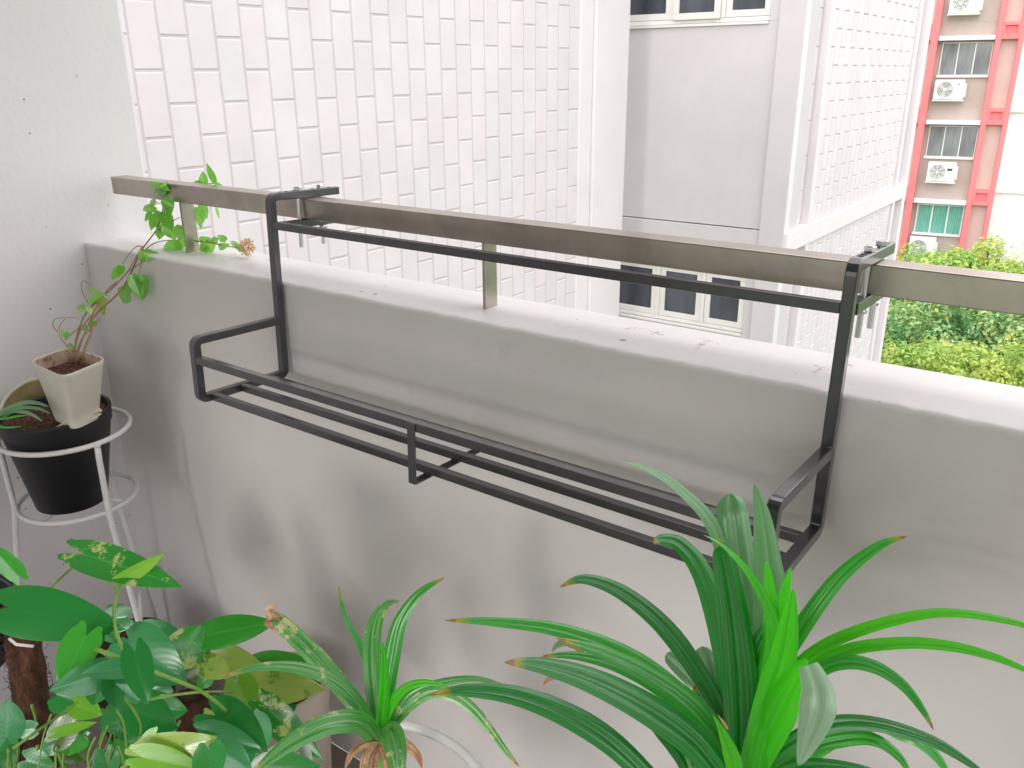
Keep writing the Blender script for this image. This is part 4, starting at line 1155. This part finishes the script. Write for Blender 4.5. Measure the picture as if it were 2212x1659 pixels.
# ---- beige pot with yellow green pothos
cb_ = (.088, -.172); oz = (cb_[0], cb_[1], -1.25)
bg = empty('variegated_pothos_plant', oz, "yellow green variegated pothos in a beige plastic pot with a reddish inside", "potted plant")
pot('pot', bg, cb_, .108, .092, -1.25, -.895, M['beige'], M['terra'], off=oz, thick=.012, soilz=-.985)
b = MB()
Hh(1400,800,1745,885,180,1.75,4,0, roll=10); Hh(1725,885,2140,882,185,1.85,1,-.03, roll=-20)
Hh(1640,1010,2148,1035,270,1.82,4,-.05, roll=-8); Hh(1595,1000,1705,1232,200,1.70,5,-.03)
Hh(1745,1125,2148,1532,200,1.60,2,-.05, roll=12, lobe=.08); Hh(1950,1150,1845,1230,100,1.8,0); Hh(1830,1180,1960,1240,90,1.8,1)
Hh(1900,1300,2120,1480,150,1.75,0)
b.build('foliage', hm, bg, True, off=oz)
b = MB()
for (x, y, k_) in ((1640,1010,1.82),(1595,1000,1.70),(1745,1125,1.62),(1725,885,1.85),(1400,800,1.75)):
    p = at(*c3(x, y), k_); s_ = V((cb_[0], cb_[1], -.985)); m1 = p.lerp(s_, .5) + V((0, 0, .03)); b.tube(catmull([tuple(p), tuple(m1), tuple(s_)], 14), .0028, 7)
b.build('stem', M['stemg'], bg, True, off=oz)

# ---- black pots at left edge / under the corner stand
pk = at(-70, 1330, 1.52)
root = empty('black_pot', (pk.x, pk.y, pk.z - .1), "black plastic pot cut off by the left picture edge", "pot", "black pots")
nrm = ((CAM - pk).normalized() * .75 + V((.1, 0, .65))).normalized(); Mr = V((0,0,1)).rotation_difference(nrm).to_matrix()
b = MB(); b.lathe(pk, [(.001, -.16), (.062, -.16), (.084, -.01), (.090, 0), (.086, .003), (.080, -.006), (.06, -.12), (.001, -.12)], 48, M=Mr); b.build('pot', M['blackpot'], root, True, off=(pk.x, pk.y, pk.z - .1))
c = (-.43, -.26)
root = empty('black_pot', (c[0], c[1], -1.25), "black plastic pot on the floor beneath the corner plant stand", "pot", "black pots")
pot('pot', root, c, .115, .085, -1.25, -.965, M['blackpot'], M['blackpot'], off=(c[0], c[1], -1.25), soilz=-.985)

# ------------------------------------------------------------------ light
w = bpy.data.worlds.new("World"); sc.world = w; w.use_nodes = True
nt = w.node_tree; bg_ = nt.nodes['Background']
sky = nt.nodes.new('ShaderNodeTexSky'); sky.sky_type = 'NISHITA'; sky.sun_disc = False
CLOUD = 12.8
SUN_EL = math.radians(14); SUN_AZ = math.radians(172)       # azimuth clockwise from +y
sky.sun_elevation = SUN_EL; sky.sun_rotation = SUN_AZ
sky.air_density = 1.0; sky.dust_density = 2.0; sky.ozone_density = 1.0
hs = nt.nodes.new('ShaderNodeHueSaturation'); hs.inputs['Saturation'].default_value = .12
nt.links.new(sky.outputs[0], hs.inputs['Color'])
# overcast layer: even cloud, brighter overhead
tc = nt.nodes.new('ShaderNodeTexCoord'); sx = nt.nodes.new('ShaderNodeSeparateXYZ'); nt.links.new(tc.outputs['Generated'], sx.inputs[0])
rp = nt.nodes.new('ShaderNodeValToRGB'); nt.links.new(sx.outputs[2], rp.inputs[0])
e = rp.color_ramp.elements; e[0].position = 0; e[0].color = (.47, .458, .475, 1); e[1].position = 1; e[1].color = (1.0, .972, 1.0, 1)
sc_ = nt.nodes.new('ShaderNodeVectorMath'); sc_.operation = 'SCALE'; sc_.inputs['Scale'].default_value = CLOUD; nt.links.new(rp.outputs[0], sc_.inputs[0])
mx = nt.nodes.new('ShaderNodeMix'); mx.data_type = 'RGBA'; mx.inputs[0].default_value = .85
nt.links.new(hs.outputs[0], mx.inputs[6]); nt.links.new(sc_.outputs[0], mx.inputs[7]); nt.links.new(mx.outputs[2], bg_.inputs['Color'])
bg_.inputs['Strength'].default_value = .12
sd = bpy.data.lights.new('sun', 'SUN'); sd.energy = 0.23; sd.angle = math.radians(10); sd.color = (1, .95, .90)
so_ = bpy.data.objects.new('sun', sd); col.objects.link(so_)
dv = V((math.sin(SUN_AZ) * math.cos(SUN_EL), math.cos(SUN_AZ) * math.cos(SUN_EL), math.sin(SUN_EL)))
so_.rotation_euler = dv.to_track_quat('Z', 'Y').to_euler()
so_.location = (1, -1, 3)
sc.view_settings.view_transform = 'Standard'; sc.view_settings.look = 'None'
sc.view_settings.exposure = 1.3; sc.view_settings.gamma = 1
sc.render.engine = 'CYCLES'
sc.cycles.max_bounces = 8
sc.render.resolution_x = 1024; sc.render.resolution_y = 768
